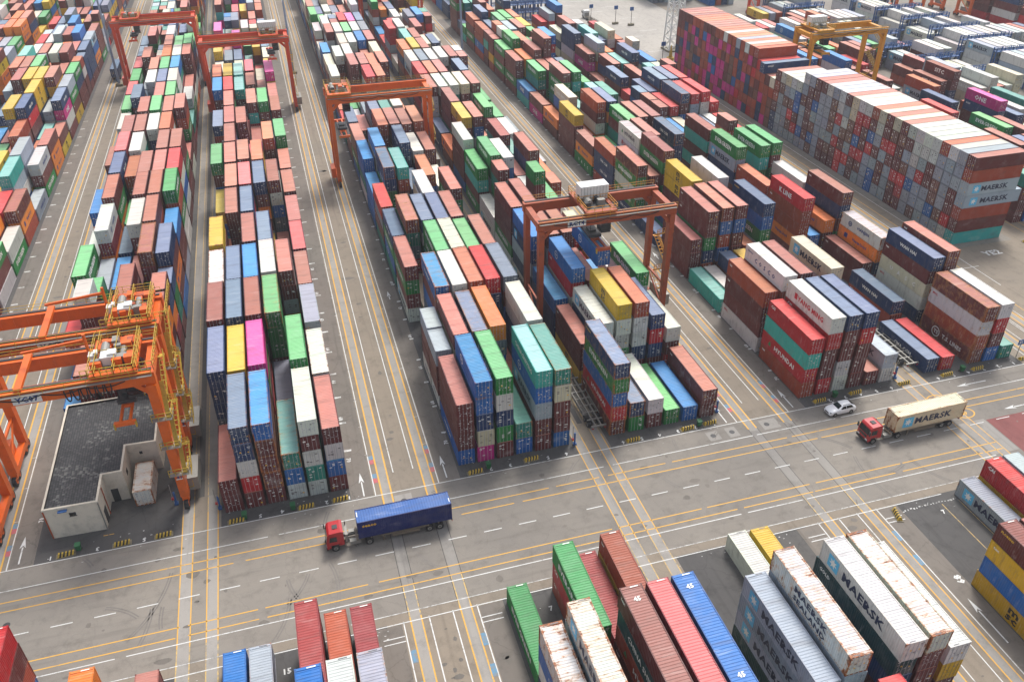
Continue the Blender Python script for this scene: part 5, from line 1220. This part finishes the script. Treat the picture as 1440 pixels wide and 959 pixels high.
wallbox('corner_trim', -53.86, 1.54, 0, -53.7, 1.7, 4.8, M['rustorange']); wallbox('downpipe', -47.3, 1.35, 0, -47.15, 1.5, 4.8, M['steel']); wallbox('water_pipe', -47.15, 4.2, 0, -47.05, 4.3, 4.8, M['rustorange'])
wallbox('gutter', -53.9, 1.8, 4.7, -53.82, 23.8, 4.95, M['steel'])
# rusty box beside the building
bx = dict(block='B', row=1, bay=0, lev=1, T=1, x=-42.6, y=4.6, z=.05, rot=0, L=6.058, h=2.6, c='w', fade_sheen=1, rust=.9, liv=None, top=True, side=1)
gen = add_container(bx, 'short white container with heavily rusted roof beside the grey-roofed building', 'containers in transit')
root = empty('yellow_guard_panel', (-42.4, 23.2, 0)); tag(root, 'yellow-and-black striped walkway panel on the crane above the roof', 'guard panel')
b = MB()
for k in range(16): b.box(-1.9+k*.24, -.03, 5.1, -1.9+k*.24+.13, .03, 6.1, k % 2)
b.build('striped_panel', [M['yellow'], M['black']], root)
b = MB()
for x in (-1.95, 1.95): b.box(x-.05, -.05, 4.76, x+.05, .05, 6.15)
b.build('post', M['yellow'], root)

# ------------------------------------------------------------------ striped kerb barriers, bins, masts
def barrier(x, y, rz, label, L=1.9):
    root = empty('striped_barrier', (x, y, 0), rz); tag(root, label, 'barrier', 'striped barriers at the block ends')
    b = MB(); n = 9
    pr = [(-.32, 0), (-.32, .22), (-.12, .55), (.12, .55), (.32, .22), (.32, 0)]
    for k in range(n):
        x0 = -L/2+L*k/n; x1 = x0+L/n; sh = .12
        for (y0, z0), (y1, z1) in zip(pr[:-1], pr[1:]): b.quad([(x0+z0*sh*3, y0, z0), (x1+z0*sh*3, y0, z0), (x1+z1*sh*3, y1, z1), (x0+z1*sh*3, y1, z1)], k % 2)
    for xx in (-L/2, L/2): b.quad([(xx+z*.36, y_, z) for y_, z in pr], 0)
    b.build('block', [M['yellow'], M['black']], root)
    b = MB(); b.box(-L/2-.15, -.42, 0, L/2+.3, .42, .09); b.build('base', M['concrete_block'], root)
def bin_(x, y, label):
    root = empty('waste_bin', (x, y, 0)); tag(root, label, 'bin', 'green bins at the block ends')
    b = MB(); b.beam((0, 0, .12), (0, 0, 1.0), .5, .45, 0, .68, .6); b.build('body', M['green'], root)
    b = MB(); b.beam((0, -.36, 1.02), (0, .36, 1.1), .7, .08); b.build('lid', M['green'], root)
    for s in (-1, 1): q = MB(); q.tube((s*.28, .25, .1), (s*.34, .25, .1), .1, 10); q.build('wheel', M['rubber'], root)
bars = [(-51.9, -1.9, 'beside the bin at the building corner'), (-45.2, -2.0, 'in front of the cream building, brightly striped'), (-40.1, -2.0, 'between the rusty white box and the gap lanes'), (-30.9, -2.1, 'left of the bin below the two-high maroon stack'),
        (-21.8, -2.1, 'right of the bin below the three-high teal stack'), (-17.2, -2.0, 'at the right corner of the block beyond the blue-laden truck'), (1.8, -2.0, 'at the left corner of the centre block'), (10.2, -1.7, 'in the middle of the centre block end'),
        (25.9, -2.0, 'below the blue and green two-high stack'), (34.8, -1.9, 'brightly striped, below the ground-level green container'), (38.6, -1.7, 'beside the bin below the two-high brown stack'), (57.6, -1.7, 'at the left corner behind the white car'),
        (64.2, -1.5, 'behind the white car, right of the bin'), (73.2, -1.6, 'below the grey two-high stack'), (81.4, -1.6, 'below the navy ground-level container'), (87.4, -1.6, 'below the lettered maroon stack'), (97.0, -1.4, 'under the blue sign at far right')]
for x, y, t in bars: barrier(x, y, .05, 'yellow and black barrier '+t)
barrier(30.4, -26.4, 1.2, 'small barrier on the near side of the road, left one'); barrier(53.6, -26.2, 1.3, 'small barrier on the near side of the road, right one'); barrier(130, 33, -.5, 'farther barrier beside the turquoise bottom box of the tall wall'); barrier(132, 31, -.5, 'nearer barrier beside the turquoise bottom box of the tall wall')
for x, y, t in ((-50.3, -1.5, 'green waste bin at the corner of the cream building'), (-29.7, -1.9, 'green waste bin below the two-high maroon stack'), (-23.4, -2.0, 'green waste bin below the teal three-high stack'), (3.9, -1.7, 'green waste bin at the centre block corner'), (36.9, -1.7, 'green waste bin below the brown two-high stack'), (60.6, -1.4, 'green waste bin behind the white car'), (84.6, -1.4, 'green waste bin below the crimson ground-level container')):
    bin_(x, y, t)
def mast(x, y, H, label, arm=False):
    root = empty('light_mast', (x, y, 0)); tag(root, label, 'light mast', 'tall light masts')
    b = MB(); b.tube((0, 0, .6), (0, 0, H), .42, 12, 0, .2); b.build('pole', M['polegrey'], root); b = MB(); b.box(-1.1, -1.1, 0, 1.1, 1.1, .7); b.build('base', M['concrete_block'], root)
    b = MB(); b.tube((0, 0, H), (0, 0, H+.25), 1.4, 12); q = b.build('lamp_ring', M['steel'], root)
    for k in range(8):
        b = MB(); t = k*PI/4; b.cb((math.cos(t)*1.45, math.sin(t)*1.45, H-.15), (.5, .5, .3)); b.build('lamp', M['white'], q)
    b = MB(); b.box(-.62, -.3, 1.2, -.4, .3, 2.2); b.build('control_box', M['blue'], root)
mast(-63.9, 207, 45, 'grey light mast at far left beside the navy-laden truck'); mast(-9.1, 204, 45, 'grey light mast right of the red-orange crane with white house'); mast(49.4, 206, 45, 'pale light mast between the two tall blocks, centre top')
# white lattice tower
root = empty('lattice_tower', (123.5, 192, 0)); tag(root, 'white lattice tower beside the left end of the seven-high wall', 'tower')
b = MB(); Hh = 46; s0, s1 = 2.6, 1.2
for sx in (-1, 1):
    for sy in (-1, 1): b.beam((sx*s0, sy*s0, .5), (sx*s1, sy*s1, Hh), .38, .38)
b.build('corner_post', M['white'], root); b = MB(); K = 12
for k in range(K):
    za, zb = .5+Hh*k/K, .5+Hh*(k+1)/K; a = s0+(s1-s0)*k/K; c_ = s0+(s1-s0)*(k+1)/K
    for (p, q) in (((-1, -1), (1, -1)), ((1, -1), (1, 1)), ((1, 1), (-1, 1)), ((-1, 1), (-1, -1))):
        b.beam((p[0]*a, p[1]*a, za), (q[0]*c_, q[1]*c_, zb), .2, .2); b.beam((q[0]*a, q[1]*a, za), (p[0]*c_, p[1]*c_, zb), .2, .2); b.beam((p[0]*a, p[1]*a, za), (q[0]*a, q[1]*a, za), .2, .2)
b.build('lattice', M['white'], root); b = MB(); b.box(-3.2, -3.2, 0, 3.2, 3.2, .5); b.build('base', M['concrete_block'], root)
# blue sign on a pole at the right block corner
root = empty('bay_sign', (96.2, -.6, 0)); tag(root, 'small blue sign on a pole at the far right block corner', 'sign')
b = MB(); b.tube((0, 0, 0), (0, 0, 3.4), .06, 8); b.build('post', M['steel'], root); b = MB(); b.box(-.7, -.06, 2.6, .7, -.02, 3.6); sg = b.build('panel', M['blue'], root)
V, F, W_, H_ = text_polys('E1'); b = MB(); b.v = [(-.4+p*.65, -.064, 2.85+q*.65) for p, q in V]; b.f = list(F); b.m = [0]*len(F); b.build('lettering', M['mark'], sg, WHT)
# buffer signs on the apron
for i, (x, y, t) in enumerate(((109.5, 238, 'left of three small sign posts on the pale apron'), (118, 233, 'middle of three small sign posts on the pale apron'), (123, 229, 'right of three small sign posts on the pale apron'), (113, 178, 'small sign post on the apron beside the yellow buoy marker'))):
    root = empty('sign_post', (x, y, 0)); tag(root, t, 'sign', 'sign posts on the apron'); b = MB(); b.box(-1.2, -.5, 0, 1.2, .5, .8); b.build('base', M['concrete_block'], root); b = MB(); b.tube((0, 0, .8), (0, 0, 6.5), .1, 6); b.build('post', M['dark'], root); b = MB(); b.box(-.8, -.05, 5.6, .8, .05, 7.0); b.build('panel', M['blue'], root)
root = empty('marker_cone', (117, 180, 0)); tag(root, 'tall yellow marker cone on the apron near the lattice tower', 'marker'); b = MB(); b.tube((0, 0, 0), (0, 0, 1), 1.3, 12); b.tube((0, 0, 1), (0, 0, 5), .7, 12, 0, .15); b.build('body', M['yellow'], root)
# blue gap posts along the dark lanes
for i, (x, y, t) in enumerate(((-38.6, 3.6, 'blue and silver pole stand left of the orange crane wheel'), (-32.9, 1.0, 'blue and silver pole stand left of the two-high maroon stack'), (17.4, -.3, 'blue pole stand right of the centre block corner'), (72.9, .2, 'blue pole stand at the right of the grey two-high stack'), (41.0, .6, 'blue pole stand right of the two-high brown stack'))):
    root = empty('pole_stand', (x, y, 0)); tag(root, t, 'pole stand', 'pole stands at the block corners'); b = MB(); b.box(-.25, -.25, 0, .25, .25, .35); b.box(-.12, -.1, .35, .12, .1, 2.2); b.build('cabinet', M['blue'], root); b = MB(); b.tube((-.3, 0, 0), (-.3, 0, 3.6), .05, 6); b.build('pole', M['steel'], root); b = MB(); b.cb((-.3, 0, 1.1), (.3, .3, .3)); b.build('reel', M['cabred'], root)
# ------------------------------------------------------------------ blue reefer racks
def rack(x0, x1, y, H, label, lv=2):
    root = empty('reefer_rack', ((x0+x1)/2, y, 0)); tag(root, label, 'steel rack', 'blue steel reefer racks'); L = x1-x0; b = MB(); n = max(2, int(L/3))
    for k in range(n+1):
        for dy in (-.6, .6): b.beam((-L/2+L*k/n, dy, 0), (-L/2+L*k/n, dy, H+1.1), .28, .28)
    b.build('post', M['blue'], root); b = MB()
    for z in [H*(k+1)/lv for k in range(lv)]: b.box(-L/2, -.75, z-.2, L/2, .75, z)
    b.build('platform', M['blue'], root); b = MB()
    for z in [H*(k+1)/lv for k in range(lv)]:
        for dy in (-.75, .75): b.rail([(-L/2, dy), (L/2, dy)], z, 1.1, 1.5, .07)
    b.build('railing', M['blue'], root); b = MB()
    for k in range(n): b = MB(); b.cb((-L/2+L*(k+.5)/n, -.9, H-.9), (.8, .4, 1.0)); b.build('socket_box', M['dark'], root)
ths = ('first', 'second', 'third', 'fourth', 'fifth', 'sixth', 'seventh', 'eighth', 'ninth')
for k in range(8): rack(180.5, 197.5, 121.7+k*15.2, 6.2, 'blue steel rack between white reefers, %s from front, left column' % ths[k])
for k in range(8): rack(207.0, 226.5, 101.7+k*15.2, 7.8, 'blue steel rack between white reefers, %s from front, right column' % ths[k])
for k in range(3): rack(76, 95, 238+k*14, 9, 'blue steel rack at top centre beside the apron, %s from front' % ths[k], 3)

# ------------------------------------------------------------------ light
w = bpy.data.worlds.new('World'); SC.world = w; w.use_nodes = True; nt = w.node_tree
sky = nt.nodes.new('ShaderNodeTexSky'); sky.sky_type = 'NISHITA'; sky.sun_disc = False
SE, SA = math.radians(58), math.radians(35)      # elevation, azimuth clockwise from +Y
sky.sun_elevation = SE; sky.sun_rotation = SA; sky.air_density = 1.0; sky.dust_density = 3.0; sky.ozone_density = 1.0
bg = nt.nodes['Background']; hs = nt.nodes.new('ShaderNodeHueSaturation'); hs.inputs['Saturation'].default_value = 0.42; nt.links.new(sky.outputs[0], hs.inputs['Color']); nt.links.new(hs.outputs[0], bg.inputs[0]); bg.inputs[1].default_value = 0.13
sl = bpy.data.lights.new('sun', 'SUN'); sl.energy = 1.7; sl.angle = math.radians(16); sl.color = (1.0, .965, .91)
so = bpy.data.objects.new('sun', sl); COL.objects.link(so)
d = Vector((math.sin(SA)*math.cos(SE), math.cos(SA)*math.cos(SE), math.sin(SE))); so.rotation_euler = d.to_track_quat('Z', 'Y').to_euler(); so.location = (0, 0, 200)
SC.view_settings.view_transform = 'Standard'; SC.view_settings.look = 'None'; SC.view_settings.gamma = 1; SC.view_settings.exposure = 0.86
SC.cycles.max_bounces = 5; SC.cycles.diffuse_bounces = 3; SC.cycles.glossy_bounces = 2; SC.cycles.use_denoising = True

# ------------------------------------------------------------------ air
HAZE = 0.0002
if HAZE:
    b = MB(); b.box(-700, -500, -1.0, 900, 1100, 96)
    mt = bpy.data.materials.new('haze'); mt.use_nodes = True; nt = mt.node_tree
    for n in list(nt.nodes): nt.nodes.remove(n)
    out = nt.nodes.new('ShaderNodeOutputMaterial'); pv = nt.nodes.new('ShaderNodeVolumePrincipled'); pv.inputs['Color'].default_value = (.93, .94, .96, 1); pv.inputs['Density'].default_value = HAZE
    nt.links.new(pv.outputs[0], out.inputs['Volume']); o = b.build('haze', mt); o['kind'] = 'stuff'; o['label'] = 'thin pale haze in the air over the whole container yard'; o['category'] = 'haze'
